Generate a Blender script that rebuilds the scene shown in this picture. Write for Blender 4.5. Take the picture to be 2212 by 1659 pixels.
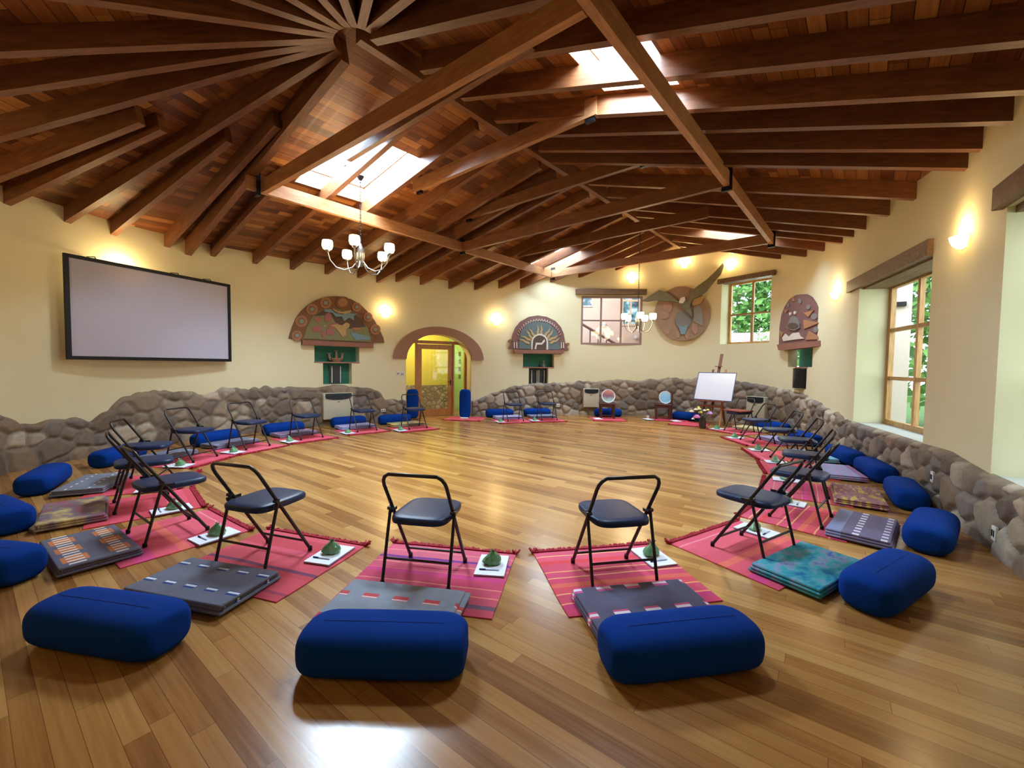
import bpy, math, random
import numpy as np
from mathutils import Vector, Matrix, noise
random.seed(7)
for o in list(bpy.data.objects): bpy.data.objects.remove(o)
SC = bpy.context.scene
C = SC.collection

# ---------------------------------------------------------------- camera, sky, daylight, exposure
FPX, HC, ROLL, PITCH = 900.0, 1.53, math.radians(0.7), math.radians(2.5)
cam_d = bpy.data.cameras.new('camera'); cam = bpy.data.objects.new('camera', cam_d); C.objects.link(cam)
cam_d.sensor_fit = 'HORIZONTAL'; cam_d.sensor_width = 36.0; cam_d.lens = FPX / 2212 * 36.0
cam_d.clip_start = 0.05; cam_d.clip_end = 300
cam.matrix_world = Matrix.Translation((0, 0, HC)) @ Matrix.Rotation(math.pi / 2 - PITCH, 4, 'X') @ Matrix.Rotation(ROLL, 4, 'Z')
SC.camera = cam
SC.view_settings.view_transform = 'Standard'; SC.view_settings.look = 'None'
SC.view_settings.gamma = 1.0; SC.view_settings.use_curve_mapping = False
SC.view_settings.exposure = 0.9
SC.cycles.use_denoising = True
SC.cycles.max_bounces = 8; SC.cycles.diffuse_bounces = 5; SC.cycles.transparent_max_bounces = 12
SC.cycles.sample_clamp_indirect = 6.0
SC.cycles.caustics_reflective = False; SC.cycles.caustics_refractive = False
W_ = bpy.data.worlds.new('sky'); SC.world = W_; W_.use_nodes = True
bgn = W_.node_tree.nodes['Background']; bgn.inputs[0].default_value = (0.72, 0.86, 1.0, 1); bgn.inputs[1].default_value = 2.0

def area(name, loc, target, sx, sy, power, col):
    l = bpy.data.lights.new(name, 'AREA'); l.shape = 'RECTANGLE'; l.size = sx; l.size_y = sy; l.energy = power; l.color = col
    o = bpy.data.objects.new(name, l); C.objects.link(o); o.location = loc
    d = Vector(target) - Vector(loc); o.rotation_euler = d.to_track_quat('-Z', 'Y').to_euler(); return o
def point(name, loc, power, col, r=0.04):
    l = bpy.data.lights.new(name, 'POINT'); l.energy = power; l.color = col; l.shadow_soft_size = r
    o = bpy.data.objects.new(name, l); C.objects.link(o); o.location = loc; return o

# ---------------------------------------------------------------- geometry of the place
AX = math.radians(49.5)
U2 = np.array([math.cos(AX), math.sin(AX)]); V2 = np.array([math.sin(AX), -math.cos(AX)])
def ST(s, t): p = s * U2 + t * V2; return (float(p[0]), float(p[1]))
def ray(px, py):
    x = (px - 1106) / FPX; y = -(py - 829.5) / FPX
    c, s = math.cos(ROLL), math.sin(ROLL); x, y = c * x - s * y, s * x + c * y
    c, s = math.cos(PITCH), math.sin(PITCH)
    return Vector((x, c + s * y, -s + c * y))
def at_z(px, py, z):
    r = ray(px, py); return Vector((0, 0, HC)) + r * ((z - HC) / r.z)
def at_d(px, py, d):
    r = ray(px, py); return Vector((0, 0, HC)) + r * (d / r.y)
def G(px, py): return at_z(px, py, 0.0)

CTRL = [(-6.85, 5.5), (-6.8, 6.4), (-6.65, 7.1), (-6.35, 7.9), (-5.95, 8.7), (-5.4, 9.5), (-4.75, 10.2), (-4.0, 10.85), (-3.2, 11.45),
        (-2.4, 11.98), (-1.3, 12.55), (0, 12.95), (1.5, 13.2), (3.0, 13.25), (4.3, 13.1), (5.4, 12.7), (6.25, 12.0), (6.8, 11.1), (6.95, 10.1),
        (6.7, 9.1), (6.35, 8.1), (5.85, 6.95), (5.46, 5.96), (5.05, 5.0), (4.6, 4.2), (4.05, 3.25), (3.3, 2.1), (2.4, 0.9), (1.3, -0.1),
        (0, -0.7), (-1.5, -0.75), (-3.0, -0.1), (-4.3, 0.9), (-5.3, 2.0), (-6.1, 3.2), (-6.6, 4.3)]
def catmull(P, n=40):
    out = []; m = len(P)
    for i in range(m):
        p0, p1, p2, p3 = [np.array(P[(i + k) % m], float) for k in (-1, 0, 1, 2)]
        for j in range(n):
            t = j / n
            out.append(0.5 * ((2 * p1) + (-p0 + p2) * t + (2 * p0 - 5 * p1 + 4 * p2 - p3) * t * t + (-p0 + 3 * p1 - 3 * p2 + p3) * t ** 3))
    return np.array(out)
WP = catmull(CTRL)
_seg = np.linalg.norm(np.roll(WP, -1, 0) - WP, axis=1)
WS = np.concatenate([[0], np.cumsum(_seg)]); WL = WS[-1]
WPc = np.vstack([WP, WP[:1]])
def wp(s):
    s = s % WL
    return (float(np.interp(s, WS, WPc[:, 0])), float(np.interp(s, WS, WPc[:, 1])))
def wtan(s):
    a, b = wp(s - 0.03), wp(s + 0.03); d = Vector((b[0] - a[0], b[1] - a[1], 0)); return d.normalized()
def win(s):                                                        # unit normal into the room (the curve runs clockwise)
    t = wtan(s); return Vector((t.y, -t.x, 0))
def hit(o, d):
    """distance and arc length where the plan ray o + k d meets the wall curve"""
    o = np.array(o, float); d = np.array(d, float); d = d / np.linalg.norm(d)
    A = WPc[:-1]; B = WPc[1:]; e = B - A; r = A - o
    den = d[0] * e[:, 1] - d[1] * e[:, 0]; den[abs(den) < 1e-12] = 1e-12
    k = (r[:, 0] * e[:, 1] - r[:, 1] * e[:, 0]) / den
    m = (r[:, 0] * d[1] - r[:, 1] * d[0]) / den
    ok = (k > 1e-6) & (m >= 0) & (m <= 1)
    i = np.where(ok)[0]; i = i[np.argmin(k[i])]
    return float(k[i]), float(WS[i] + m[i] * _seg[i])
def W(px, py):
    """(arc length, height) of the wall point seen at a pixel of the photograph"""
    r = ray(px, py); k, s = hit((0, 0), (r.x, r.y)); return s, HC + r.z / math.hypot(r.x, r.y) * k
def wpt(s, z, off=0.0):
    x, y = wp(s); n = win(s); return Vector((x + n.x * off, y + n.y * off, z))
def wmat(s, z, off=0.0):
    """frame on the wall: x along the wall (to the viewer's right), y into the wall, z up"""
    t = wtan(s); n = -win(s); m = Matrix.Identity(4)
    m.col[0][:3] = t; m.col[1][:3] = n; m.col[2][:3] = (0, 0, 1); m.translation = wpt(s, z, off); return m

# ---------------------------------------------------------------- mesh helpers
class MB:
    def __init__(s): s.v = []; s.f = []; s.uv = {}
    def add(s, vs, fs, M=None):
        b = len(s.v)
        for p in vs:
            p = Vector(p); s.v.append(tuple(M @ p if M is not None else p))
        for f in fs: s.f.append(tuple(b + i for i in f))
        return s
    def box(s, c, d, M=None, R=None):
        x, y, z = d[0] / 2, d[1] / 2, d[2] / 2; vs = []
        for i in range(8):
            p = Vector(((x if i & 1 else -x), (y if i & 2 else -y), (z if i & 4 else -z)))
            if R is not None: p = R @ p
            vs.append(p + Vector(c))
        return s.add(vs, [(0, 2, 3, 1), (4, 5, 7, 6), (0, 1, 5, 4), (2, 6, 7, 3), (0, 4, 6, 2), (1, 3, 7, 5)], M)
    def beam(s, p0, p1, w, h, M=None, up=(0, 0, 1)):
        """box along p0-p1, h measured upwards from the line, w across"""
        p0, p1 = Vector(p0), Vector(p1); d = (p1 - p0).normalized(); sd = d.cross(Vector(up)).normalized() * (w / 2); uz = Vector(up) * h
        vs = [p0 - sd, p0 + sd, p0 + sd + uz, p0 - sd + uz, p1 - sd, p1 + sd, p1 + sd + uz, p1 - sd + uz]
        return s.add(vs, [(0, 1, 2, 3), (7, 6, 5, 4), (0, 4, 5, 1), (1, 5, 6, 2), (2, 6, 7, 3), (3, 7, 4, 0)], M)
    def tube(s, pts, r, n=8, closed=False, M=None, cap=True):
        pts = [Vector(p) for p in pts]; m = len(pts); rs = r if isinstance(r, (list, tuple)) else [r] * m
        rings = []; prev = None
        for i, p in enumerate(pts):
            a = pts[i - 1] if (i or closed) else p; b = pts[(i + 1) % m] if (i < m - 1 or closed) else p
            t = (b - a).normalized()
            if prev is None: q = t.orthogonal().normalized()
            else: q = (prev - t * prev.dot(t)).normalized()
            prev = q; w = t.cross(q)
            rings.append([p + (q * math.cos(2 * math.pi * k / n) + w * math.sin(2 * math.pi * k / n)) * rs[i] for k in range(n)])
        vs = [v for R in rings for v in R]; fs = []
        for i in range(m if closed else m - 1):
            j = (i + 1) % m
            for k in range(n): fs.append((i * n + k, i * n + (k + 1) % n, j * n + (k + 1) % n, j * n + k))
        if cap and not closed: fs += [tuple(range(n - 1, -1, -1)), tuple((m - 1) * n + k for k in range(n))]
        return s.add(vs, fs, M)
    def lathe(s, prof, n=20, M=None, ang=2 * math.pi):
        vs = []; fs = []; full = abs(ang - 2 * math.pi) < 1e-6; cols = n if full else n + 1
        for i in range(cols):
            a = ang * i / n
            for r, z in prof: vs.append((r * math.cos(a), r * math.sin(a), z))
        m = len(prof)
        for i in range(n):
            j = (i + 1) % cols
            for k in range(m - 1): fs.append((i * m + k, j * m + k, j * m + k + 1, i * m + k + 1))
        return s.add(vs, fs, M)
    def prism(s, poly, y0, y1, M=None):
        """polygon in local x-z, extruded along y"""
        n = len(poly); vs = [(x, y0, z) for x, z in poly] + [(x, y1, z) for x, z in poly]
        fs = [tuple(range(n)), tuple(range(2 * n - 1, n - 1, -1))] + [(i, i + n, (i + 1) % n + n, (i + 1) % n) for i in range(n)]
        return s.add(vs, fs, M)
    def sphere(s, c, r, n=12, m=8, M=None, sc=(1, 1, 1)):
        vs = [(c[0], c[1], c[2] - r * sc[2])]; fs = []
        for j in range(1, m):
            a = -math.pi / 2 + math.pi * j / m
            for i in range(n):
                b = 2 * math.pi * i / n
                vs.append((c[0] + r * sc[0] * math.cos(a) * math.cos(b), c[1] + r * sc[1] * math.cos(a) * math.sin(b), c[2] + r * sc[2] * math.sin(a)))
        vs.append((c[0], c[1], c[2] + r * sc[2])); top = len(vs) - 1
        for i in range(n):
            k = (i + 1) % n; fs.append((0, 1 + k, 1 + i)); fs.append((top, top - n + i, top - n + k))
            for j in range(m - 2): fs.append((1 + j * n + i, 1 + j * n + k, 1 + (j + 1) * n + k, 1 + (j + 1) * n + i))
        return s.add(vs, fs, M)
    def rbox(s, c, d, r, M=None, n=4):
        """box with rounded corners (superposed sphere corners)"""
        hx, hy, hz = d[0] / 2, d[1] / 2, d[2] / 2; r = min(r, hx, hy, hz) * 0.999
        N = 4 * n; vs = []; fs = []; rows = []
        for j in range(2 * n + 2):
            jj = j if j <= n else j - 1
            a = -math.pi / 2 + math.pi * jj / (2 * n); sz = -1 if j <= n else 1
            row = []
            for i in range(N + 4):
                q = i // (n + 1); ii = i - q * (n + 1)
                b = math.pi / 2 * q + math.pi / 2 * ii / n
                sx = 1 if q in (0, 3) else -1; sy = 1 if q in (0, 1) else -1
                vs.append((c[0] + sx * (hx - r) + r * math.cos(a) * math.cos(b), c[1] + sy * (hy - r) + r * math.cos(a) * math.sin(b), c[2] + sz * (hz - r) + r * math.sin(a)))
                row.append(len(vs) - 1)
            rows.append(row)
        K = N + 4
        for j in range(len(rows) - 1):
            for i in range(K): fs.append((rows[j][i], rows[j][(i + 1) % K], rows[j + 1][(i + 1) % K], rows[j + 1][i]))
        fs.append(tuple(reversed(rows[0]))); fs.append(tuple(rows[-1]))
        return s.add(vs, fs, M)

def obj(name, mb, mat, parent=None, smooth=35):
    me = bpy.data.meshes.new(name); me.from_pydata(mb.v, [], mb.f); me.validate(); me.update()
    if mat is not None: me.materials.append(mat)
    if smooth:
        me.shade_smooth(); me.set_sharp_from_angle(angle=math.radians(smooth))
    o = bpy.data.objects.new(name, me); C.objects.link(o)
    if parent is not None: o.parent = parent
    return o
def tag(o, label, cat, group=None):
    o['label'] = label; o['category'] = cat
    if group: o['group'] = group
    return o
def thing(name, label, cat, loc=(0, 0, 0), rz=0.0, group=None, M=None):
    o = bpy.data.objects.new(name, None); C.objects.link(o); o.empty_display_size = 0.1
    if M is not None: o.matrix_world = M
    else: o.location = loc; o.rotation_euler = (0, 0, rz)
    return tag(o, label, cat, group)
def struct(name, mb, mat, parent=None, smooth=35, label=None, cat=None):
    o = obj(name, mb, mat, parent, smooth)
    if parent is None:
        o['kind'] = 'structure'
        if label: o['label'] = label; o['category'] = cat or name.split('_')[0]
    return o
def sthing(name, label, cat, M=None):
    o = thing(name, label, cat, M=M); o['kind'] = 'structure'; return o
def dup(root, loc, rz, label, group=None):
    def cp(o, p):
        c = o.copy(); C.objects.link(c)
        if p is not None: c.parent = p
        for ch in o.children: cp(ch, c)
        return c
    r = cp(root, None); r.location = loc; r.rotation_euler = (0, 0, rz); r['label'] = label
    if group: r['group'] = group
    return r

# ---------------------------------------------------------------- materials
def lin(c):
    if max(c) > 1.001: c = [x / 255 for x in c]
    return tuple(((x / 12.92) if x <= 0.04045 else ((x + 0.055) / 1.055) ** 2.4) for x in c[:3])
class NT:
    def __init__(s, name):
        s.m = bpy.data.materials.new(name); s.m.use_nodes = True; s.t = s.m.node_tree; s.p = s.t.nodes['Principled BSDF']; s.out = s.t.nodes['Material Output']
    def n(s, typ, **kw):
        x = s.t.nodes.new(typ)
        for k, v in kw.items(): setattr(x, k, v)
        return x
    def l(s, a, b): s.t.links.new(a, b)
    def math(s, op, a, b=None, c=None):
        x = s.n('ShaderNodeMath', operation=op)
        for i, q in enumerate((a, b, c)):
            if q is None: continue
            if isinstance(q, (int, float)): x.inputs[i].default_value = q
            else: s.l(q, x.inputs[i])
        return x.outputs[0]
    def mix(s, f, a, b):
        x = s.n('ShaderNodeMix', data_type='RGBA')
        for i, q in ((0, f), (6, a), (7, b)):
            if isinstance(q, (int, float)): x.inputs[i].default_value = q
            elif isinstance(q, tuple): x.inputs[i].default_value = (*q, 1)
            else: s.l(q, x.inputs[i])
        return x.outputs[2]
    def ramp(s, f, stops, interp='LINEAR'):
        x = s.n('ShaderNodeValToRGB'); e = x.color_ramp; e.interpolation = interp
        while len(e.elements) < len(stops): e.elements.new(0.5)
        for q, (p, c) in zip(e.elements, stops): q.position = p; q.color = (*c, 1)
        s.l(f, x.inputs[0]); return x.outputs[0]
    def noise(s, vec, scale, detail=3, rough=0.5):
        x = s.n('ShaderNodeTexNoise'); x.inputs['Scale'].default_value = scale; x.inputs['Detail'].default_value = detail; x.inputs['Roughness'].default_value = rough
        if vec is not None: s.l(vec, x.inputs['Vector'])
        return x.outputs[0]
    def mapping(s, vec, scale=(1, 1, 1), rot=(0, 0, 0), loc=(0, 0, 0)):
        x = s.n('ShaderNodeMapping'); x.inputs['Scale'].default_value = scale; x.inputs['Rotation'].default_value = rot; x.inputs['Location'].default_value = loc
        s.l(vec, x.inputs[0]); return x.outputs[0]
    def coord(s, which='Object'): return s.n('ShaderNodeTexCoord').outputs[which]
    def bump(s, h, strength=0.3, dist=0.01):
        x = s.n('ShaderNodeBump'); x.inputs['Strength'].default_value = strength; x.inputs['Distance'].default_value = dist
        s.l(h, x.inputs['Height']); s.l(x.outputs[0], s.p.inputs['Normal'])
    def set(s, col=None, rough=None, metal=None, spec=None):
        if col is not None:
            if isinstance(col, tuple): s.p.inputs['Base Color'].default_value = (*col, 1)
            else: s.l(col, s.p.inputs['Base Color'])
        if rough is not None: s.p.inputs['Roughness'].default_value = rough
        if metal is not None: s.p.inputs['Metallic'].default_value = metal
        if spec is not None: s.p.inputs['Specular IOR Level'].default_value = spec
        return s
def simple(name, c, rough=0.6, metal=0.0, var=0.12, scale=12.0, bump=0.0, spec=None):
    t = NT(name); c = lin(c); co = t.coord()
    f = t.noise(co, scale, 4)
    a = tuple(x * (1 - var) for x in c); b = tuple(min(1, x * (1 + var)) for x in c)
    t.set(t.mix(f, a, b), rough, metal, spec)
    if bump: t.bump(t.noise(co, scale * 6, 3), bump, 0.004)
    return t.m
def emis(name, c, strength, base=None):
    t = NT(name); t.set(lin(base or c), 0.4); t.p.inputs['Emission Color'].default_value = (*lin(c), 1); t.p.inputs['Emission Strength'].default_value = strength
    return t.m
def wood(name, c1, c2, scale=(3, 30, 30), rough=0.45, coord='Object', spec=None):
    t = NT(name); co = t.mapping(t.coord(coord), scale)
    f = t.noise(co, 1.0, 5, 0.6); info = t.n('ShaderNodeObjectInfo').outputs['Random']
    col = t.ramp(f, [(0.3, lin(c1)), (0.7, lin(c2))])
    hs = t.n('ShaderNodeHueSaturation'); t.l(col, hs.inputs['Color']); t.l(t.math('MULTIPLY_ADD', info, 0.35, 0.82), hs.inputs['Value'])
    t.set(hs.outputs[0], rough, spec=spec); t.bump(f, 0.15, 0.003); return t.m
def planks(name, cols, wid, length, rot, rough, coord='Object', seam=0.02, gloss_var=0.0, seamcol=None):
    t = NT(name); co = t.mapping(t.coord(coord), (1, 1, 1), (0, 0, rot))
    sp = t.n('ShaderNodeSeparateXYZ'); t.l(co, sp.inputs[0]); X, Y = sp.outputs[0], sp.outputs[1]
    row = t.math('FLOOR', t.math('DIVIDE', Y, wid))
    wn = t.n('ShaderNodeTexWhiteNoise', noise_dimensions='1D'); t.l(row, wn.inputs['W'])
    xs = t.math('ADD', t.math('DIVIDE', X, length), wn.outputs['Value'])
    cell = t.math('FLOOR', xs)
    cb = t.n('ShaderNodeCombineXYZ'); t.l(row, cb.inputs[0]); t.l(cell, cb.inputs[1])
    w2 = t.n('ShaderNodeTexWhiteNoise', noise_dimensions='2D'); t.l(cb.outputs[0], w2.inputs['Vector'])
    v = w2.outputs['Value']
    gr = t.n('ShaderNodeCombineXYZ'); t.l(t.math('MULTIPLY', X, 1.6), gr.inputs[0]); t.l(t.math('MULTIPLY', Y, 42.0), gr.inputs[1]); t.l(t.math('MULTIPLY', v, 31.0), gr.inputs[2])
    g = t.noise(gr.outputs[0], 1.0, 4, 0.6)
    f = t.math('ADD', t.math('MULTIPLY', v, 0.72), t.math('MULTIPLY', t.math('SUBTRACT', g, 0.5), 0.75))
    f = t.math('ADD', f, 0.12)
    n = len(cols); col = t.ramp(f, [(i / (n - 1), lin(c)) for i, c in enumerate(cols)])
    fy = t.math('FRACT', t.math('DIVIDE', Y, wid)); fx = t.math('FRACT', xs)
    e1 = t.math('LESS_THAN', fy, seam); e2 = t.math('LESS_THAN', fx, seam * wid / length)
    e = t.math('MAXIMUM', e1, e2)
    dark = tuple(x * 0.45 for x in lin(cols[0])) if seamcol is None else lin(seamcol)
    t.set(t.mix(e, col, dark), rough)
    if gloss_var: t.l(t.math('ADD', t.math('MULTIPLY', g, gloss_var), rough), t.p.inputs['Roughness'])
    t.p.inputs['Specular IOR Level'].default_value = 0.7 if gloss_var else 0.5
    t.bump(t.math('SUBTRACT', g, t.math('MULTIPLY', e, 2.0)), 0.06, 0.004)
    return t.m
def glass_pane(name, tint=(1, 1, 1), refl=0.08):
    t = NT(name); tr = t.n('ShaderNodeBsdfTransparent'); tr.inputs[0].default_value = (*tint, 1)
    gl = t.n('ShaderNodeBsdfGlossy'); gl.inputs['Roughness'].default_value = 0.03
    mx = t.n('ShaderNodeMixShader'); mx.inputs[0].default_value = refl
    t.l(tr.outputs[0], mx.inputs[1]); t.l(gl.outputs[0], mx.inputs[2]); t.l(mx.outputs[0], t.out.inputs[0]); return t.m

M_floor = planks('floor_planks', [(124, 78, 36), (154, 104, 52), (176, 126, 68), (194, 148, 88)], 0.088, 1.5, -math.radians(143), 0.18, seam=0.025, gloss_var=0.12, seamcol=(112, 70, 32))
M_deck = planks('deck_planks', [(66, 30, 12), (116, 64, 28), (148, 94, 48), (186, 134, 78)], 0.13, 0.85, 0.0, 0.42, coord='UV', seam=0.05)
M_raft = wood('rafter_wood', (92, 54, 28), (132, 82, 46), (4, 25, 25), 0.5)
M_tie = wood('tie_wood', (140, 94, 58), (178, 128, 86), (4, 25, 25), 0.5)
t = NT('plaster'); co = t.coord(); f = t.noise(co, 2.0, 4)
t.set(t.mix(f, lin((214, 206, 168)), lin((222, 214, 178))), 0.85); t.bump(t.noise(co, 60, 3), 0.12, 0.004); M_wall = t.m
t = NT('plaster_reveal'); co = t.coord(); f = t.noise(co, 2.0, 4)
t.set(t.mix(f, lin((214, 212, 178)), lin((222, 220, 188))), 0.85); M_reveal = t.m
t = NT('stone'); at = t.n('ShaderNodeVertexColor'); at.layer_name = 'Col'; co = t.coord(); f = t.noise(co, 14, 5, 0.65)
mul = t.n('ShaderNodeMix', data_type='RGBA', blend_type='MULTIPLY'); mul.inputs[0].default_value = 1.0
t.l(at.outputs[0], mul.inputs[6]); t.l(t.ramp(f, [(0.25, (0.78, 0.76, 0.74)), (0.75, (1.15, 1.13, 1.1))]), mul.inputs[7])
t.set(mul.outputs[2], 0.8); t.bump(t.noise(co, 45, 4), 0.35, 0.01); M_stone = t.m
M_chair = simple('black_tube', (30, 20, 20), 0.35, 0.0, 0.1)
M_vinyl = simple('black_vinyl_sky_tint', (24, 38, 72), 0.42, 0.0, 0.08, 30, 0.1, 0.28)  # blue of the reflected sky is put into the seat's base colour
M_bol = simple('navy_cotton', (3, 52, 134), 0.95, 0, 0.10, 25, 0.25, 0.15)
M_paper = simple('white_paper', (226, 226, 232), 0.7, 0, 0.02)
M_tagm = simple('tag_white', (225, 225, 225), 0.7, 0, 0.02)
t = NT('green_cellophane'); co = t.coord(); f = t.noise(co, 25, 4)
t.set(t.mix(f, lin((24, 84, 52)), lin((130, 178, 128))), 0.12); t.bump(t.noise(co, 40, 3), 0.7, 0.01); M_green = t.m  # pale end of the mix paints highlights into the green wrap
M_penb = simple('pen_blue', (24, 26, 96), 0.3); M_penw = simple('pen_clear', (190, 196, 216), 0.3)
M_metal = simple('dark_iron', (26, 26, 30), 0.45, 0.6)
M_chrome = simple('brushed_nickel', (150, 146, 140), 0.28, 0.9, 0.05)
M_shade = emis('lit_glass_shade', (255, 226, 168), 7.0)
M_sconce = emis('lit_alabaster', (255, 214, 128), 9.0)
M_bulb = emis('lit_bulb', (255, 228, 170), 25.0)
M_winwood = wood('window_wood', (150, 108, 58), (196, 152, 92), (25, 25, 4), 0.4)
M_lintel = wood('lintel_wood', (92, 68, 46), (130, 100, 72), (4, 25, 25), 0.6)
M_door = wood('door_wood', (146, 92, 40), (178, 120, 58), (25, 25, 4), 0.35)
M_terra = simple('arch_terracotta', (150, 112, 92), 0.8, 0, 0.08, 6)
M_glass = glass_pane('window_glass', refl=0.035); M_sky = glass_pane('skylight_glass', (0.96, 0.98, 1.0), 0.04)

# ---------------------------------------------------------------- roof geometry
TR, SA, ZR, RD, SLOPE = -4.35, 2.45, 5.05, 0.23, 0.27
def rot2(d, a): c, s = math.cos(math.radians(a)), math.sin(math.radians(a)); return np.array([d[0] * c - d[1] * s, d[0] * s + d[1] * c])
DIR = {1: rot2(V2, 8.0), -1: rot2(-V2, 3.5)}                        # plan directions of the straight rafters, window side and screen side
ANG = {k: math.degrees(math.atan2(d[1], d[0])) for k, d in DIR.items()}
HUBA = np.array(ST(SA, TR)); SB = SA + hit(HUBA, U2)[0]             # the ridge runs from the hub to the far gable wall
def eave(p):
    a = math.degrees(math.atan2(p[1] - 7.0, p[0])) % 360
    return float(np.interp(a, [0, 45, 90, 180, 270, 330, 360], [3.88, 3.95, 3.87, 3.62, 3.65, 3.72, 3.88]))
def rline(org, d):
    """(ridge point, wall point) of a rafter's underside from a plan origin in a plan direction"""
    k, s = hit(org, d); p = np.array(org) + np.array(d) / np.linalg.norm(d) * k
    return Vector((org[0], org[1], ZR)), Vector((p[0], p[1], eave(p))), k
def mline(s, sd):
    """straight rafter: ridge point, wall point, length; constant slope towards the gable"""
    org = s * U2 + TR * V2; d = DIR[sd]
    if s < SB - 0.02:
        a, b, k = rline(org, d); f = min(1.0, max(0.0, (s - 7.5) / 2.0)); b.z = b.z * (1 - f) + (ZR - SLOPE * k) * f; return a, b, k
    k = 3.0; p = org + d * k; return Vector((org[0], org[1], ZR)), Vector((p[0], p[1], ZR - SLOPE * k)), k
def deckz(p):
    """height of the boards' underside above a plan point"""
    p = np.array(p[:2], float); sd = 1 if p @ V2 - TR >= 0 else -1
    w = p - TR * V2; s, q = np.linalg.solve(np.array([U2, DIR[sd]]).T, w)
    if s >= SA: a, b, k = mline(s, sd)
    else:
        d = p - HUBA; q = np.linalg.norm(d)
        if q < 1e-6: return ZR + RD
        a, b, k = rline(HUBA, d)
    return ZR + RD + (b.z - ZR) * q / k

# strips with holes: columns of a ruled surface
def strips(mb, xs, ext, holes, P, uv):
    """xs: sorted column positions; ext(x)->(lo,hi); holes: (x0,x1,lo(x),hi(x)); P(x,y)->point"""
    for a, b in zip(xs[:-1], xs[1:]):
        m = (a + b) / 2; e = 1e-6
        hs = sorted([h for h in holes if h[0] - e < m < h[1] + e], key=lambda h: h[2](m))
        la, lb = ext(a)[0], ext(b)[0]; cuts = []
        for h in hs: cuts.append((la, h[2](a), lb, h[2](b))); la, lb = h[3](a), h[3](b)
        cuts.append((la, ext(a)[1], lb, ext(b)[1]))
        for a0, a1, b0, b1 in cuts:
            if a1 - a0 < 1e-5 and b1 - b0 < 1e-5: continue
            i = len(mb.v); mb.v += [tuple(P(a, a0)), tuple(P(b, b0)), tuple(P(b, b1)), tuple(P(a, a1))]; mb.f.append((i, i + 1, i + 2, i + 3))
            uv += [(a, a0), (b, b0), (b, b1), (a, a1)]
def setuv(o, uv):
    L = o.data.uv_layers.new(name='UVMap')
    for l in o.data.loops: L.data[l.index].uv = uv[l.vertex_index]

# ---------------------------------------------------------------- openings in the wall
def prect(x0, y0, x1, y1):
    """arc and height range of a rectangle whose opposite corners are seen at two pixels"""
    a, z1 = W(x0, y0); b, z0 = W(x1, y1); return a, b, z0, z1
HOLES = []
def rect_hole(s0, s1, z0, z1): HOLES.append((s0, s1, lambda s, z=z0: z, lambda s, z=z1: z))
# arched doorway
dS0 = W(877, 800)[0]; dS1 = W(1018, 800)[0]; dC = (dS0 + dS1) / 2; dR = (dS1 - dS0) / 2
dSp = W(877, 775)[1]; dTop = W(947, 722)[1]
def arch_top(s, rx=None, top=None):
    rx = rx or dR; q = max(0.0, 1 - ((s - dC) / rx) ** 2); return dSp + ((top or dTop) - dSp) * math.sqrt(q)
HOLES.append((dS0, dS1, lambda s: -0.02, lambda s: arch_top(s)))
w1 = (W(1255, 700)[0], W(1387, 700)[0], W(1320, 745)[1], W(1320, 640)[1])          # window to the stair hall
w2 = (W(1557, 680)[0], W(1664, 680)[0], W(1610, 742)[1], W(1610, 602)[1])          # garden window
w3 = (W(1849, 780)[0], W(2003, 780)[0], 0.62, W(1930, 585)[1])                     # deep garden window
s4 = W(2155, 780)[0]; w4 = (s4, s4 + 1.15, 0.60, w3[3])                            # deep window at the frame's edge
for w in (w1, w2, w3, w4): rect_hole(*w)
NICHE = []
for (x0, x1, ya, yb, x2, x3, yc, xc) in ((679, 776, 748, 782, 698, 760, 830, 728), (1130, 1197, 764, 793, 1142, 1184, 830, 1163), (1703, 1756, 752, 793, 1711, 1741, 840, 1729)):
    a = (W(x0, ya)[0], W(x1, ya)[0], W(xc, yb)[1], W(xc, ya)[1]); b = (W(x2, yc)[0], W(x3, yc)[0], W(xc, yc)[1], W(xc, yb)[1] - 0.03)
    NICHE.append((a, b)); rect_hole(*a); rect_hole(*b)

xs = set(np.arange(0, WL, 0.12).tolist() + [WL])
for h in HOLES: xs |= {h[0], h[1]}
for i in range(1, 24): xs.add(dS0 + (dS1 - dS0) * (0.5 - 0.5 * math.cos(math.pi * i / 24)))
xs = sorted(xs); xs = [x for i, x in enumerate(xs) if i == 0 or x - xs[i - 1] > 1e-4]
mb = MB(); uv = []
strips(mb, xs, lambda s: (-0.02, deckz(wp(s)) + 0.06), HOLES, lambda s, z: wpt(s, z), uv)
o = struct('wall_round', mb, M_wall, label='cream plastered curved wall of the round hall', cat='wall', smooth=0)
o.data.shade_smooth()

# floor
mb = MB(); n = len(WP); mb.v = [(p[0] * 1.02, 7 + (p[1] - 7) * 1.02, 0) for p in WP[::4]] ; mb.f = [tuple(range(len(mb.v)))]
fl = struct('floor', mb, M_floor, smooth=0, label='golden narrow-board hardwood floor with a glossy finish', cat='floor')
if fl.data.polygons[0].normal.z < 0: fl.data.flip_normals()

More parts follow.
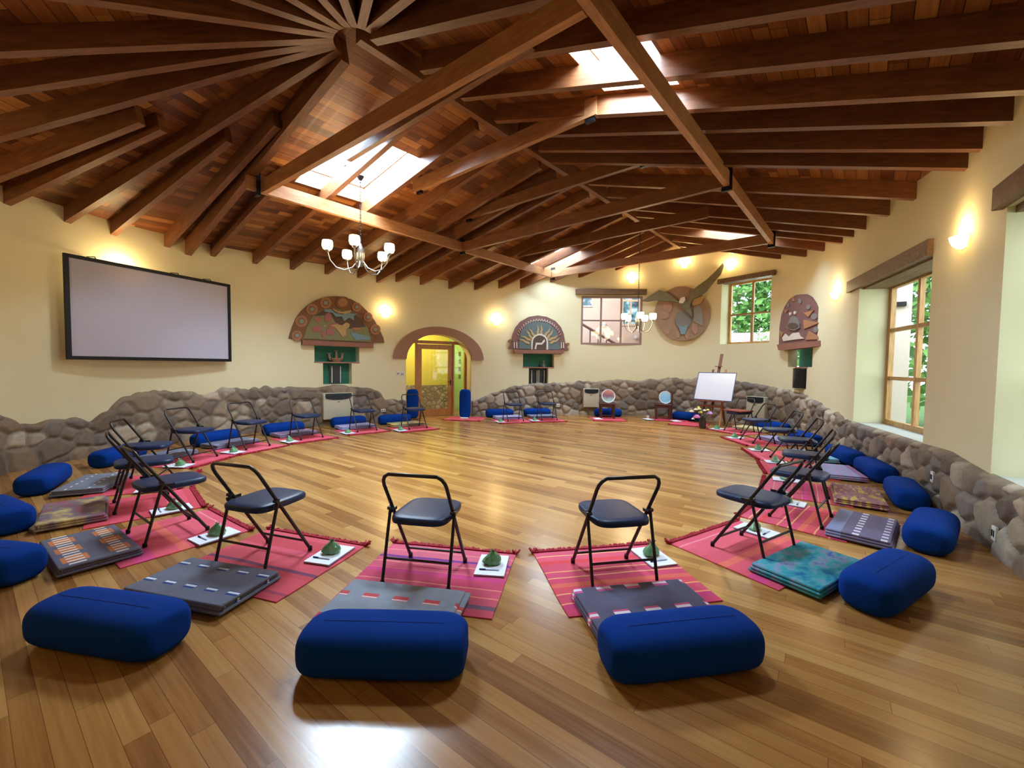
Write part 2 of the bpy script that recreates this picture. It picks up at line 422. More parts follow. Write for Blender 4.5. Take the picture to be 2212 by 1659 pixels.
# stone wainscot round the foot of the wall
TOPPX = [(0, 903), (40, 918), (90, 916), (150, 905), (195, 910), (232, 888), (262, 862), (300, 850), (345, 845), (400, 846), (440, 856), (480, 838), (530, 843), (600, 839), (690, 836), (760, 833), (800, 840), (822, 850), (832, 867), (872, 868),
         (1022, 868), (1050, 856), (1100, 840), (1140, 831), (1200, 829), (1260, 827), (1330, 823), (1400, 822), (1440, 817), (1500, 820), (1600, 826), (1660, 835), (1720, 850), (1760, 866), (1800, 890), (1838, 913)]
TS = [W(*p) for p in TOPPX]; TS = [(W(0, 903)[0] - 3.0, 0.75)] + TS + [(w3[0] - 0.02, 0.62), (w3[1], 0.62), ((w3[1] + w4[0]) / 2, 0.66), (w4[0], 0.6), (w4[1], 0.6), (w4[1] + 3, 0.6)]
tss = np.array([a for a, _ in TS]); tsz = np.array([b for _, b in TS])
S0, S1 = tss[0], tss[-1]
rs = np.random.RandomState(3)
DS = 0.03
cols = np.arange(S0, S1, DS); cols = cols[(cols < dS0 - 0.02) | (cols > dS1 + 0.02)]
NR = 36
SS = np.repeat(cols[:, None], NR, 1)
wob = np.array([noise.noise(Vector((c * 2.2, 1.7, 0))) * 0.045 + abs(noise.noise(Vector((c * 4.5, 4.7, 0)))) * 0.08 for c in cols])
low = np.array([1.0 if not (w3[0] - 0.1 < c < w4[1] + 3) else 0.0 for c in cols])
ZT = np.interp(cols, tss, tsz) + wob * low
ZZ = ZT[:, None] * np.linspace(0, 1, NR)[None, :]
seeds = []
for i in range(9000):
    p = (S0 + rs.rand() * (S1 - S0), rs.rand() * 1.25); r = 0.10 + 0.13 * rs.rand() ** 1.5
    seeds.append((*p, r))
keep = []
grid = {}
for p in seeds:
    k = int(p[0] / 0.5); ok = True
    for q in grid.get(k - 1, []) + grid.get(k, []) + grid.get(k + 1, []):
        if (q[0] - p[0]) ** 2 + ((q[1] - p[1]) * 1.15) ** 2 < ((q[2] + p[2]) * 0.80) ** 2: ok = False; break
    if ok: keep.append(p); grid.setdefault(k, []).append(p)
keep.sort(); KS = np.array(keep)
pal = [lin(c) for c in ((132, 118, 104), (146, 130, 112), (118, 104, 92), (160, 146, 128), (108, 94, 82), (138, 118, 98), (122, 114, 108), (172, 160, 144))]
KC = np.array([np.array(pal[rs.randint(len(pal))]) * (0.85 + 0.3 * rs.rand()) for _ in keep])
OFF = np.zeros_like(ZZ); COL = np.zeros((*ZZ.shape, 3)); MORT = np.array(lin((128, 116, 104)))
for i, c in enumerate(cols):
    m = np.where(abs(KS[:, 0] - c) < 0.62)[0]; q = KS[m]
    nz = np.array([noise.noise(Vector((c * 7, z * 7, 3.0))) * 0.03 for z in ZZ[i]])
    d = np.sqrt((q[None, :, 0] - c - nz[:, None]) ** 2 + ((q[None, :, 1] - ZZ[i][:, None] + nz[:, None]) * 1.15) ** 2) - q[None, :, 2] * 0.9
    ix = np.argsort(d, 1); rr = np.arange(NR); f1 = d[rr, ix[:, 0]]; f2 = d[rr, ix[:, 1]]
    e = np.clip((f2 - f1) / 0.10, 0, 1); e = e * e * (3 - 2 * e)
    OFF[i] = 0.05 + 0.05 * e; COL[i] = MORT * (1 - np.clip(e * 2.2, 0, 1)[:, None]) + KC[m[ix[:, 0]]] * np.clip(e * 2.2, 0, 1)[:, None]
mb = MB(); vc = []
for i, c in enumerate(cols):
    x, y = wp(c); nn = win(c)
    for j in range(NR):
        f = OFF[i, j]
        if j > NR - 3: f *= 0.75 if j == NR - 2 else 0.35
        mb.v.append((x + nn.x * f, y + nn.y * f, ZZ[i, j])); vc.append(COL[i, j])
    mb.v.append((x - nn.x * 0.02, y - nn.y * 0.02, ZZ[i, -1] + 0.012)); vc.append(COL[i, -1])
for i in range(len(cols) - 1):
    if cols[i + 1] - cols[i] > DS * 1.5: continue
    for j in range(NR):
        a = i * (NR + 1) + j; b = a + NR + 1; mb.f.append((a, b, b + 1, a + 1))
st = struct('baseboard_stone', mb, M_stone, smooth=0, label='rubble stone wainscot running round the foot of the wall', cat='stone wall')
st.data.shade_smooth()
ca = st.data.color_attributes.new('Col', 'FLOAT_COLOR', 'POINT')
ca.data.foreach_set('color', np.hstack([np.array(vc), np.ones((len(vc), 1))]).astype(np.float32).ravel())

# roof boards, with openings for the four roof windows
SKY = [(-1, 3.2, 4.46, 1.45, 3.05), (1, 3.2, 4.32, 1.85, 2.7), (-1, 9.5, 10.6, 1.9, 3.2), (1, 9.95, 10.75, 1.2, 2.6)]
mb = MB(); uv = []
for sd in (-1, 1):
    hs = [(a, b, lambda s, z=c: z, lambda s, z=d: z) for (k, a, b, c, d) in SKY if k == sd]
    cs = sorted(set(np.linspace(SA, SB + 0.45, 70).tolist() + [h[0] for h in hs] + [h[1] for h in hs]))
    def P(s, q, sd=sd):
        a, b, k = mline(s, sd); r = a.lerp(b, q / k); return Vector((r.x, r.y, r.z + RD))
    uu = []
    strips(mb, cs, lambda s, sd=sd: (0.0, mline(s, sd)[2] + 0.12), hs, P, uu); uv += [(s + 20 * sd, q) for s, q in uu]
for hub, a0, a1 in ((HUBA, ANG[-1], ANG[1] + 360),):
    def P(f, q, hub=hub):
        d = np.array((math.cos(math.radians(f)), math.sin(math.radians(f)))); a, b, k = rline(hub, d); r = a.lerp(b, q / k); return Vector((r.x, r.y, r.z + RD))
    def E(f, hub=hub): return (0.0, rline(hub, (math.cos(math.radians(f)), math.sin(math.radians(f))))[2] + 0.12)
    uu = []; strips(mb, np.linspace(a0, a1, 91).tolist(), E, [], P, uu); uv += [(math.radians(f) * 4.0, q) for f, q in uu]
dk = struct('ceiling', mb, M_deck, smooth=0, label='sloping ceiling of short brown boards above the rafters', cat='ceiling'); setuv(dk, uv)

nb = [0]
def beam_obj(p0, p1, w, h, mat, label, cat='roof beam', grp=None):
    mb = MB(); d = Vector(p1) - Vector(p0); L = d.length
    mb.beam((0, 0, 0), (L, 0, 0), w, h)
    o = obj('roof_beam', mb, mat, smooth=0)
    x = d.normalized(); y = Vector((0, 0, 1)).cross(x).normalized(); z = x.cross(y)
    m = Matrix.Identity(4); m.col[0][:3] = x; m.col[1][:3] = y; m.col[2][:3] = z; m.translation = Vector(p0); o.matrix_world = m
    o['kind'] = 'structure'; o['label'] = label; o['category'] = cat
    if grp: o['group'] = grp
    return o
def lp(a, b, f): return a.lerp(b, f)
# ridge
beam_obj((*HUBA, ZR - 0.02), (*(SB * U2 + TR * V2), ZR - 0.02), 0.10, 0.26, M_raft, 'ridge beam running along the top of the roof', 'ridge beam')
for k, (phi, f0) in enumerate([(ANG[-1], 0), (146.5, .30), (154.6, .42), (161, 0), (168.5, .5), (173, .52), (180.3, 0), (190, 0), (199.5, 0), (216, 0), (232, 0), (248, 0), (265, 0), (280, 0), (296, 0), (312, 0), (ANG[1] + 360, 0)]):
    a, b, L = rline(HUBA, (math.cos(math.radians(phi)), math.sin(math.radians(phi))))
    dp = 0.30 if phi in (ANG[-1], ANG[1] + 360) else RD
    beam_obj(lp(a, b, max(f0, 0.25 / L)) - Vector((0, 0, dp - RD)), lp(a, b, 1 + 0.10 / L) - Vector((0, 0, dp - RD)), 0.085 if dp == RD else 0.10, dp, M_raft, 'dark brown rafter fanning out from the near end of the ridge', grp='rafters fanning from the near end of the ridge')
MAINS = {1: [3.15, 3.80, 4.45, 4.95, 5.5, 5.82, 7.1, 7.85, 8.7, 9.3, 9.9, 10.8, 11.7, 12.4], -1: [2.88, 3.68, 4.46, 5.24, 6.02, 6.5, 7.0, 7.66, 8.45, 9.15, 9.77, 10.3, 11.0, 11.6, 12.3]}
for sd in (-1, 1):
    for s in MAINS[sd]:
        a, b, L = mline(s, sd); dp = 0.30 if s in (5.82, 6.5, 10.3) else RD; dv = Vector((0, 0, dp - RD)); f0 = 0.47 if s == 2.88 else 0.03
        beam_obj(lp(a, b, f0) - dv, lp(a, b, 1 + 0.10 / L) - dv, 0.085, dp, M_raft, 'brown rafter running straight down from the ridge to the %s wall' % ('window' if sd > 0 else 'screen'), grp='straight rafters on the %s side' % ('window' if sd > 0 else 'screen'))
# tie beams and collars
def tie(s0, t0, s1, t1, z, lab, mat=M_tie, w=0.075, h=0.20): beam_obj((*ST(s0, t0), z), (*ST(s1, t1), z), w, h, mat, lab, 'tie beam')
tie(2.2, -7.1, 10.2, -7.1, 4.1, 'long pale tie beam hanging over the screen side of the hall')
tie(2.2, -1.62, 10.2, -1.62, 4.1, 'long pale tie beam crossing below the roof on the window side')
tie(2.44, -7.05, 2.72, -1.67, 4.1, 'cross tie beam nearest the near end of the ridge')
tie(6.53, -7.05, 6.53, -1.67, 4.1, 'middle cross tie beam between the two long tie beams', M_raft)
tie(10.0, -7.05, 10.0, -1.67, 4.1, 'pale cross tie beam nearest the far end of the hall')
tie(3.3, -6.15, 3.3, -2.6, 4.62, 'collar beam just beyond the near cross tie', M_raft)
tie(4.66, -6.35, 4.66, -2.65, 4.62, 'broad collar beam beyond the near roof windows', h=0.22)
tie(6.2, -6.7, 6.2, -2.55, 4.62, 'collar beam close to the middle cross tie', M_raft)
tie(8.4, -7.0, 8.4, -2.4, 4.35, 'collar beam in the far half of the roof', M_raft)
for s_, t_, z in ((2.35, -7.1, 4.05), (6.53, -7.1, 4.05), (6.53, -1.62, 4.05), (10.1, -1.62, 4.05), (10.1, -7.1, 4.05), (4.66, -6.2, 4.58), (4.66, -2.75, 4.58), (6.2, -6.55, 4.58), (6.2, -2.7, 4.58)):
    mb = MB(); mb.box((0, 0, 0.17), (0.05, 0.13, 0.36)); o = obj('beam_strap', mb, M_metal, smooth=0); o.location = (*ST(s_, t_), z); o.rotation_euler = (0, 0, AX)
    o['kind'] = 'structure'; o['label'] = 'dark iron strap joining a tie beam to the roof timbers'; o['category'] = 'metal strap'; o['group'] = 'iron straps on the roof timbers'
# roof windows
DAY = []
for i, (sd, a, b, c, d) in enumerate(SKY):
    def P(s, q, h=0.0, sd=sd):
        p0, p1, k = mline(s, sd); r = p0.lerp(p1, q / k); return Vector((r.x, r.y, r.z + RD + h))
    r = sthing('skylight', ['roof window nearest the screen with leaves on its glass', 'bright roof window above the window side, near end', 'small far roof window on the screen side', 'far roof window above the right-hand wall'][i], 'roof window')
    mb = MB(); q = [(a, c), (b, c), (b, d), (a, d)]
    for j in range(4):
        p, n_ = q[j], q[(j + 1) % 4]
        A, B, A2, B2 = P(*p), P(*n_), P(*p, h=0.3), P(*n_, h=0.3)
        mb.add([A, B, B2, A2], [(0, 1, 2, 3)])
    obj('shaft_lining', mb, M_tie, r, 0)
    mb = MB()
    for j in range(4):
        p, n_ = q[j], q[(j + 1) % 4]; mb.tube([P(*p, h=0.29), P(*n_, h=0.29)], 0.025, 4)
    obj('frame', mb, M_chrome, r, 0)
    mb = MB(); mb.add([P(*p, h=0.3) for p in q], [(0, 1, 2, 3)]); obj('pane', mb, M_sky, r, 0)
    if i == 0:
        rl = random.Random(4); lf = MB()
        for k in range(26):
            e = k < 16; ss = a + 0.02 + (b - a) * (rl.random() * 0.10 if e else rl.random()); qq = c + (d - c) * rl.random()
            p0 = P(ss, qq, h=0.31); an = rl.uniform(0, 6.3); dv = Vector((math.cos(an), math.sin(an), 0.0)) * rl.uniform(0.04, 0.10); sv = Vector((-math.sin(an), math.cos(an), 0.1)) * rl.uniform(0.006, 0.03)
            lf.add([p0 - dv, p0 + sv, p0 + dv, p0 - sv], [(0, 1, 2, 3)])
        o = obj('leaf_litter', lf, simple('dry_leaf', (92, 70, 48), 0.9), r, 0); o['kind'] = 'stuff'; o['label'] = 'dry leaves lying on the glass'
    mid = P((a + b) / 2, (c + d) / 2, h=0.3); nrm = (P(b, c) - P(a, c)).cross(P(a, d) - P(a, c)).normalized()
    if nrm.z < 0: nrm = -nrm
    DAY.append((mid, nrm, b - a, d - c))
SKYPOW = [680, 640, 420, 460]
for (m, nn, x, y), pw in zip(DAY, SKYPOW):
    l = area('sky_light', m + nn * 0.35, m - nn, 1.7, 1.9, pw, (0.64, 0.83, 1.0)); l.rotation_euler = (-nn).to_track_quat('-Z', 'Y').to_euler()

# ---------------------------------------------------------------- windows, niches, doorway
def chord_frame(s0, s1, z0):
    A, B = Vector((*wp(s0), 0)), Vector((*wp(s1), 0)); x = (B - A).normalized(); y = Vector((-x.y, x.x, 0))
    m = Matrix.Identity(4); m.col[0][:3] = x; m.col[1][:3] = y; m.col[2][:3] = (0, 0, 1); m.translation = A + Vector((0, 0, z0)); return m, (B - A).length
def reveal(s0, s1, z0, z1, dep, mat, name, par, y, bottom=True, bmat=None):
    n = max(2, int((s1 - s0) / 0.1)); ss = [s0 + (s1 - s0) * i / n for i in range(n + 1)]
    mb = MB(); off = y * dep
    top = [wpt(s, z1) for s in ss]; bot = [wpt(s, z0) for s in ss]
    A = Vector((*wp(s0), 0)); x = Vector((y.y, -y.x, 0)); inv = par.matrix_world.inverted() if par else Matrix.Identity(4)
    def back(p): q = p - A; return A + x * q.dot(x) + off + Vector((0, 0, p.z))
    quads = [(top[i], top[i + 1], back(top[i + 1]), back(top[i])) for i in range(n)]
    quads += [(bot[0], top[0], back(top[0]), back(bot[0])), (bot[n], top[n], back(top[n]), back(bot[n]))]
    bq = [(bot[i], bot[i + 1], back(bot[i + 1]), back(bot[i])) for i in range(n)]
    for q in quads + ([] if bmat else bq): mb.add([inv @ p for p in q], [(0, 1, 2, 3)])
    obj(name, mb, mat, par, 0)
    if bmat:
        mb = MB()
        for q in bq: mb.add([inv @ p for p in q], [(0, 1, 2, 3)])
        obj('sill', mb, bmat, par, 0)
M_sill = simple('slate_sill', (176, 180, 178), 0.5, 0, 0.1, 5)
def window(name, label, w, dep, cols, rows, bmat=None, mat=M_winwood, fw=0.07, colpx=None, soffit=False):
    m, L = chord_frame(w[0], w[1], w[2]); H = w[3] - w[2]
    r = sthing(name, label, 'window', m); bpy.context.view_layer.update()
    y = m.to_3x3() @ Vector((0, 1, 0)); reveal(*w, dep, M_reveal, 'reveal', r, y, bmat=bmat)
    mb = MB(); Y = dep - 0.05
    if colpx:
        iv = m.inverted(); o_ = iv @ Vector((0, 0, HC)); d_ = iv.to_3x3() @ ray(colpx, 780); cols = ((o_.x + d_.x * (Y - o_.y) / d_.y) / L,)
    if soffit:
        sf = MB(); sf.box((L / 2, dep / 2 + 0.03, H - 0.03), (L - 0.01, dep - 0.04, 0.06)); obj('soffit', sf, M_lintel, r, 0)
    for x in (fw / 2, L - fw / 2): mb.box((x, Y, H / 2), (fw, 0.07, H))
    for z in (fw / 2, H - fw / 2): mb.box((L / 2, Y, z), (L - 2 * fw, 0.069, fw))
    obj('frame', mb, mat, r, 0)
    xs_ = [0] + list(cols) + [1]; zs_ = [0] + list(rows) + [1]
    for c in cols:
        mb = MB(); mb.box((L * c, Y, H / 2), (fw * 0.85, 0.06, H - 2 * fw)); obj('mullion', mb, mat, r, 0)
    for c in rows:
        mb = MB(); mb.box((L / 2, Y, H * c), (L - 2 * fw, 0.055, fw * 0.7)); obj('glazing_bar', mb, mat, r, 0)
    mb = MB(); mb.box((L / 2, Y + 0.02, H / 2), (L - fw, 0.006, H - fw)); obj('pane', mb, M_glass, r, 0)
    return r, m, L, H
def lintel(pa, pb, h, proud, label):
    a, za = W(*pa); b, zb = W(*pb); z = (za + zb) / 2
    m, L = chord_frame(a, b, z); mb = MB(); mb.box((L / 2, 0.1 - proud / 2, 0), (L, 0.2 + proud, h), M=m)
    struct('lintel_beam', mb, M_lintel, smooth=0, label=label, cat='lintel')
M_mauve = simple('frame_mauve', (142, 116, 106), 0.6, 0, 0.06)
window('window_1', 'six-pane wooden window looking through to a pale pink stair hall', w1, 0.10, (0.33, 0.66), (0.5,), mat=M_mauve, fw=0.06)
lintel((1243, 646), (1396, 616), 0.17, 0.10, 'weathered wooden lintel over the stair hall window')
window('window_2', 'four-pane wooden window looking out on green foliage and a tiled roof', w2, 0.50, (0.5,), (0.48,))
lintel((1553, 600), (1676, 599), 0.13, 0.08, 'wooden lintel over the garden window beside the round bird plaque')
window('window_3', 'tall deep-set wooden window with slate sill above the stone wainscot', w3, 0.50, (0.52,), (0.33, 0.67), bmat=M_sill, colpx=1983, soffit=True, fw=0.085)
lintel((1838, 606), (2016, 555), 0.20, 0.06, 'heavy wooden lintel over the tall deep-set window')
window('window_4', 'deep window recess cut off by the edge of the picture', w4, 0.50, (0.5,), (0.33, 0.67), bmat=M_sill, soffit=True, fw=0.085)
_s = w4[0]; m_, L_ = chord_frame(_s - 0.08, _s + 1.3, w4[3] + 0.1); mb = MB(); mb.box((L_ / 2, 0.08, 0), (L_, 0.3, 0.2), M=m_); struct('lintel_beam', mb, M_lintel, smooth=0, label='wooden lintel over the recess at the edge of the picture', cat='lintel')

M_niche = simple('niche_green', (28, 104, 84), 0.7, 0, 0.18, 4)
M_nslate = simple('niche_dark', (34, 40, 46), 0.5, 0, 0.2, 6)
M_rod = simple('white_rod', (224, 224, 214), 0.4)
NL = ['stepped wall niche with green back under the flower and hummingbird relief', 'stepped wall niche with green back under the zigzag sun relief', 'stepped wall niche under the narrow relief beside the deep window']
for k, (a, b) in enumerate(NICHE):
    sc = (a[0] + a[1]) / 2; m = wmat(sc, 0); r = sthing('wall_niche', NL[k], 'niche', m); bpy.context.view_layer.update()
    y = -win(sc)
    reveal(*a, 0.22, M_wall, 'upper_recess', r, y); reveal(*b, 0.20, M_wall, 'lower_recess', r, y)
    mb = MB(); mb.box((0, 0.23, (a[2] + a[3]) / 2), (a[1] - a[0] + 0.06, 0.02, a[3] - a[2] + 0.06)); obj('back_panel', mb, M_niche, r, 0)
    mb = MB(); mb.box(((b[0] + b[1]) / 2 - sc, 0.21, (b[2] + b[3]) / 2), (b[1] - b[0] + 0.06, 0.02, b[3] - b[2] + 0.06)); obj('lower_panel', mb, M_niche if k == 0 else M_nslate, r, 0)
    mb = MB(); mb.box((0, 0.10, a[2] - 0.012), (a[1] - a[0] + 0.02, 0.24, 0.03)); obj('shelf', mb, M_terra, r, 0)
    if k < 2:
        for f in ([0.37, 0.67] if k == 0 else [0.2, 0.48, 0.57, 0.85]):
            mb = MB(); x = b[0] + (b[1] - b[0]) * f - sc; h = (b[3] - b[2]); mb.tube([(x, 0.15, b[2] + 0.06 * h), (x, 0.15, b[2] + 0.86 * h)], 0.011, 8); obj('rod', mb, M_rod, r)
        if k == 0:
            mb = MB(); x = (b[0] + b[1]) / 2 - sc; mb.box((x, 0.17, (b[2] + b[3]) / 2 - 0.03), (0.30, 0.04, (b[3] - b[2]) * 0.82)); obj('opening', mb, M_nslate, r, 0)
    else:
        mb = MB(); x = (b[0] + b[1]) / 2 - sc; w = (b[1] - b[0]) * 0.46
        mb.lathe([(w, b[2] + 0.02), (w, b[3] - 0.02)], 20, Matrix.Translation((x, 0.12, 0))); obj('flue_pipe', mb, simple('flue_black', (30, 32, 36), 0.25, 0.3), r)

# doorway: arch trim, reveal, timber door and side lights
mdoor, Ld = chord_frame(dS0, dS1, 0); yd = mdoor.to_3x3() @ Vector((0, 1, 0))
rd = sthing('door_1', 'arched doorway with a glazed timber door and side lights', 'doorway', mdoor)
DEP = 0.42
mb = MB(); N = 28; arc = []
for i in range(N + 1):
    s = dC - dR * math.cos(math.pi * i / N); arc.append((s, arch_top(s)))
loop = [(dS0, 0.0)] + arc + [(dS1, 0.0)]; inv = mdoor.inverted()
fr = [inv @ wpt(*p) for p in loop]; bk = [Vector((p.x, DEP + 0.05, p.z)) for p in fr]
for i in range(len(loop) - 1): mb.add([fr[i], fr[i + 1], bk[i + 1], bk[i]], [(0, 1, 2, 3)])
o = obj('reveal', mb, M_wall, rd, 30)
mb = MB(); oR = dR * 1.42; prev = None
for i in range(N + 1):
    a = math.pi * i / N; si, so = dC - dR * math.cos(a), dC - oR * 0.97 * math.cos(a)
    zi, zo = arch_top(si), dSp + (W(947, 706)[1] - dSp) * math.sin(a)
    zi = dSp + (dTop - dSp) * math.sin(a)
    q = [inv @ wpt(si, zi, 0.0), inv @ wpt(so, zo, 0.0), inv @ wpt(so, zo, 0.06), inv @ wpt(si, zi, 0.06)]
    if prev:
        for j in range(4): mb.add([prev[j], q[j], q[(j + 1) % 4], prev[(j + 1) % 4]], [(0, 1, 2, 3)])
    else: mb.add(q, [(0, 1, 2, 3)])
    prev = q
mb.add(prev, [(0, 1, 2, 3)]); obj('arch_surround', mb, M_terra, rd, 30)
def dx(px):                                                        # local x across the doorway for a pixel column on the recessed frame plane
    r = ray(px, 820); o = inv @ Vector((0, 0, HC)); d = inv.to_3x3() @ r; k = (DEP - o.y) / d.y; return o.x + d.x * k
def dz(px, py):
    r = ray(px, py); o = inv @ Vector((0, 0, HC)); d = inv.to_3x3() @ r; k = (DEP - o.y) / d.y; return o.z + d.z * k
xl0, xl1, xr0, xr1 = dx(897), dx(909), dx(966), dx(980); zh = dz(940, 743); YD = DEP
mb = MB()
for x0, x1 in ((xl0, xl0 + 0.05), (xr1 - 0.05, xr1)): mb.box(((x0 + x1) / 2, YD, zh / 2), (x1 - x0, 0.10, zh))
mb.box((Ld / 2, YD, zh + 0.045), (Ld, 0.10, 0.09))
mb.box((0.03, YD, zh / 2), (0.05, 0.09, zh)); mb.box((Ld - 0.03, YD, zh / 2), (0.05, 0.09, zh)); obj('door_frame', mb, M_door, rd, 0)
dl = thing('door_leaf', '', 'door'); dl.parent = rd; del dl['category']; del dl['label']
xa, xb = xl0 + 0.055, xr1 - 0.055
sw = 0.13
mb = MB(); z0, z1 = 0.012, zh - 0.02
for x in (xa + sw / 2, xb - sw / 2): mb.box((x, YD, (z0 + z1) / 2), (sw, 0.045, z1 - z0))
mb.box(((xa + xb) / 2, YD, z1 - 0.07), (xb - xa - 2 * sw, 0.044, 0.14)); mb.box(((xa + xb) / 2, YD, z0 + 0.10), (xb - xa - 2 * sw, 0.044, 0.20)); obj('stiles', mb, M_door, dl, 0)
mb = MB(); mb.box(((xa + xb) / 2, YD, (z0 + z1) / 2), (xb - xa - 2 * sw, 0.008, z1 - z0 - 0.3)); obj('pane', mb, M_glass, dl, 0)
mb = MB(); mb.tube([(xb - 0.06, YD - 0.03, 1.02), (xb - 0.06, YD - 0.07, 1.02), (xb - 0.16, YD - 0.07, 1.02)], 0.009, 8); mb.box((xb - 0.06, YD - 0.026, 1.0), (0.03, 0.008, 0.16)); obj('handle', mb, M_metal, dl)
mb = MB(); mb.box(((0.055 + xl0) / 2, YD + 0.01, zh / 2), (xl0 - 0.055, 0.006, zh - 0.02)); mb.box(((xr1 + Ld - 0.055) / 2, YD + 0.01, zh / 2), (Ld - 0.055 - xr1, 0.006, zh - 0.02)); obj('side_light_pane', mb, M_glass, rd, 0)

# passage behind the doorway
M_yellow = simple('passage_yellow', (214, 200, 96), 0.85, 0, 0.05, 3); M_mint = simple('passage_mint', (150, 200, 130), 0.85, 0, 0.05, 3)
t = NT('rubble'); vo = t.n('ShaderNodeTexVoronoi'); vo.inputs['Scale'].default_value = 7; t.l(t.coord(), vo.inputs['Vector'])
ve = t.n('ShaderNodeTexVoronoi', feature='DISTANCE_TO_EDGE'); ve.inputs['Scale'].default_value = 7; t.l(t.coord(), ve.inputs['Vector'])
sx = t.n('ShaderNodeSeparateColor'); t.l(vo.outputs['Color'], sx.inputs[0])
t.set(t.mix(t.math('LESS_THAN', ve.outputs[0], 0.06), t.mix(sx.outputs[0], lin((140, 126, 112)), lin((190, 174, 158))), lin((120, 112, 104))), 0.85); t.bump(ve.outputs[0], 0.8, 0.05); M_rubble = t.m
def room(name, label, m, x0, x1, y0, y1, h, mats, fmat):
    r = sthing(name, label, 'room', m)
    for nm, q, mt in (('back_wall', [(x0, y1, 0), (x1, y1, 0), (x1, y1, h), (x0, y1, h)], mats[0]), ('side_wall', [(x0, y0, 0), (x0, y1, 0), (x0, y1, h), (x0, y0, h)], mats[1]),
                      ('side_wall', [(x1, y0, 0), (x1, y1, 0), (x1, y1, h), (x1, y0, h)], mats[2]), ('ceiling', [(x0, y0, h), (x1, y0, h), (x1, y1, h), (x0, y1, h)], mats[0]), ('floor', [(x0, y0 - 0.7, 0.001), (x1, y0 - 0.7, 0.001), (x1, y1, 0.001), (x0, y1, 0.001)], fmat)):
        mb = MB(); mb.add(q, [(0, 1, 2, 3)]); obj(nm, mb, mt, r, 0)
    return r
pr = room('room_passage', 'yellow walled passage behind the glazed door', mdoor, -0.9, Ld + 0.15, DEP + 0.06, 2.3, 2.75, (M_yellow, M_yellow, M_mint), M_floor)
mb = MB(); mb.box((Ld / 2 - 0.4, 2.2, 0.42), (Ld + 1.0, 0.2, 0.84)); obj('stone_base', mb, M_rubble, pr, 0)
mb = MB()
for z in (1.9, 1.65, 1.4, 1.15): mb.box((Ld + 0.14, 1.3, z), (0.02, 0.14, 0.14))
obj('picture_row', mb, simple('small_pictures', (110, 90, 70), 0.6, 0, 0.4, 40), pr, 0)
pl = point('passage_lamp', mdoor @ Vector((Ld / 2 - 0.2, 1.25, 2.45)), 34, (1.0, 0.86, 0.5), 0.1)

# stair hall behind window_1
m1, L1 = chord_frame(w1[0], w1[1], 0); M_pink = simple('hall_pink', (226, 206, 194), 0.85, 0, 0.03, 3)
hr = room('room_stair_hall', 'pale pink stair hall seen through the inner window', m1, -2.6, L1 + 0.9, 0.25, 3.4, 5.2, (M_pink, M_pink, M_pink), M_floor)
point('hall_lamp', m1 @ Vector((L1 / 2 - 0.3, 1.4, 4.7)), 60, (1.0, 0.94, 0.88), 0.15)
M_rail = simple('rail_brown', (120, 92, 84), 0.5)
hs_ = thing('stair_railing', 'brown stair handrail with thin posts behind the inner window', 'railing', M=m1)
def hp(px, py, y):
    inv1 = m1.inverted(); r = ray(px, py); o_ = inv1 @ Vector((0, 0, HC)); d = inv1.to_3x3() @ r; k = (y - o_.y) / d.y; return o_ + d * k
a_, b_ = hp(1240, 690, 1.6), hp(1345, 752, 1.6)
mb = MB(); mb.tube([a_, b_], 0.045, 8); obj('handrail', mb, M_rail, hs_)
for i in range(7):
    p = a_.lerp(b_, i / 6.0); mb = MB(); mb.tube([p, (p.x, p.y, max(0.0, p.z - 1.0))], 0.022, 6); obj('baluster', mb, M_rail, hs_)
pc = thing('framed_picture', 'small blue and white picture on the stair hall wall', 'picture', M=m1)
a_, b_ = hp(1248, 650, 3.36), hp(1280, 663, 3.36); mb = MB(); mb.box(((a_.x + b_.x) / 2, 3.36, (a_.z + b_.z) / 2 + 0.12), (abs(b_.x - a_.x), 0.04, abs(a_.z - b_.z) + 0.24)); obj('frame', mb, M_paper, pc, 0)
t = NT('picture_blue'); t.set(t.ramp(t.noise(t.coord(), 3.0, 3), [(0.4, lin((210, 220, 215))), (0.5, lin((70, 120, 160))), (0.6, lin((60, 120, 90)))]), 0.5); mb = MB(); mb.box(((a_.x + b_.x) / 2, 3.335, (a_.z + b_.z) / 2 + 0.12), (abs(b_.x - a_.x) * 0.85, 0.02, abs(a_.z - b_.z) + 0.12)); obj('image', mb, t.m, pc, 0)
for k, (px, py) in enumerate(((1305, 701), (1374, 729))):
    q = hp(px, py, 3.3); g = thing('wall_globe', ['round white wall lamp in the middle of the stair hall wall', 'round white wall lamp low at the hall window post'][k], 'lamp', M=m1 @ Matrix.Translation(q))
    mb = MB(); mb.sphere((0, 0, 0), 0.09, 14, 10); obj('globe', mb, M_paper, g); mb = MB(); mb.lathe([(0.0, 0.0), (0.07, 0.0), (0.07, 0.04), (0.0, 0.04)], 14, Matrix.Translation((0, 0.05, 0)) @ Matrix.Rotation(-math.pi / 2, 4, 'X')); obj('mount', mb, M_chrome, g)
wn_ = sthing('window_hall', 'small bright window with cream frame inside the stair hall', 'window', m1)
a_, b_ = hp(1345, 640, 3.36), hp(1380, 702, 3.36); cx, cz, ww, hh = (a_.x + b_.x) / 2, (a_.z + b_.z) / 2, abs(b_.x - a_.x), abs(a_.z - b_.z)
mb = MB()
for x in (-.5, 0, .5): mb.box((cx + ww * x, 3.37, cz), (0.07, 0.05, hh))
for z in (-.5, .35, .5): mb.box((cx, 3.372, cz + hh * z), (ww + .07, 0.05, 0.07))
obj('frame', mb, simple('cream_frame', (222, 206, 178), 0.6), wn_, 0)
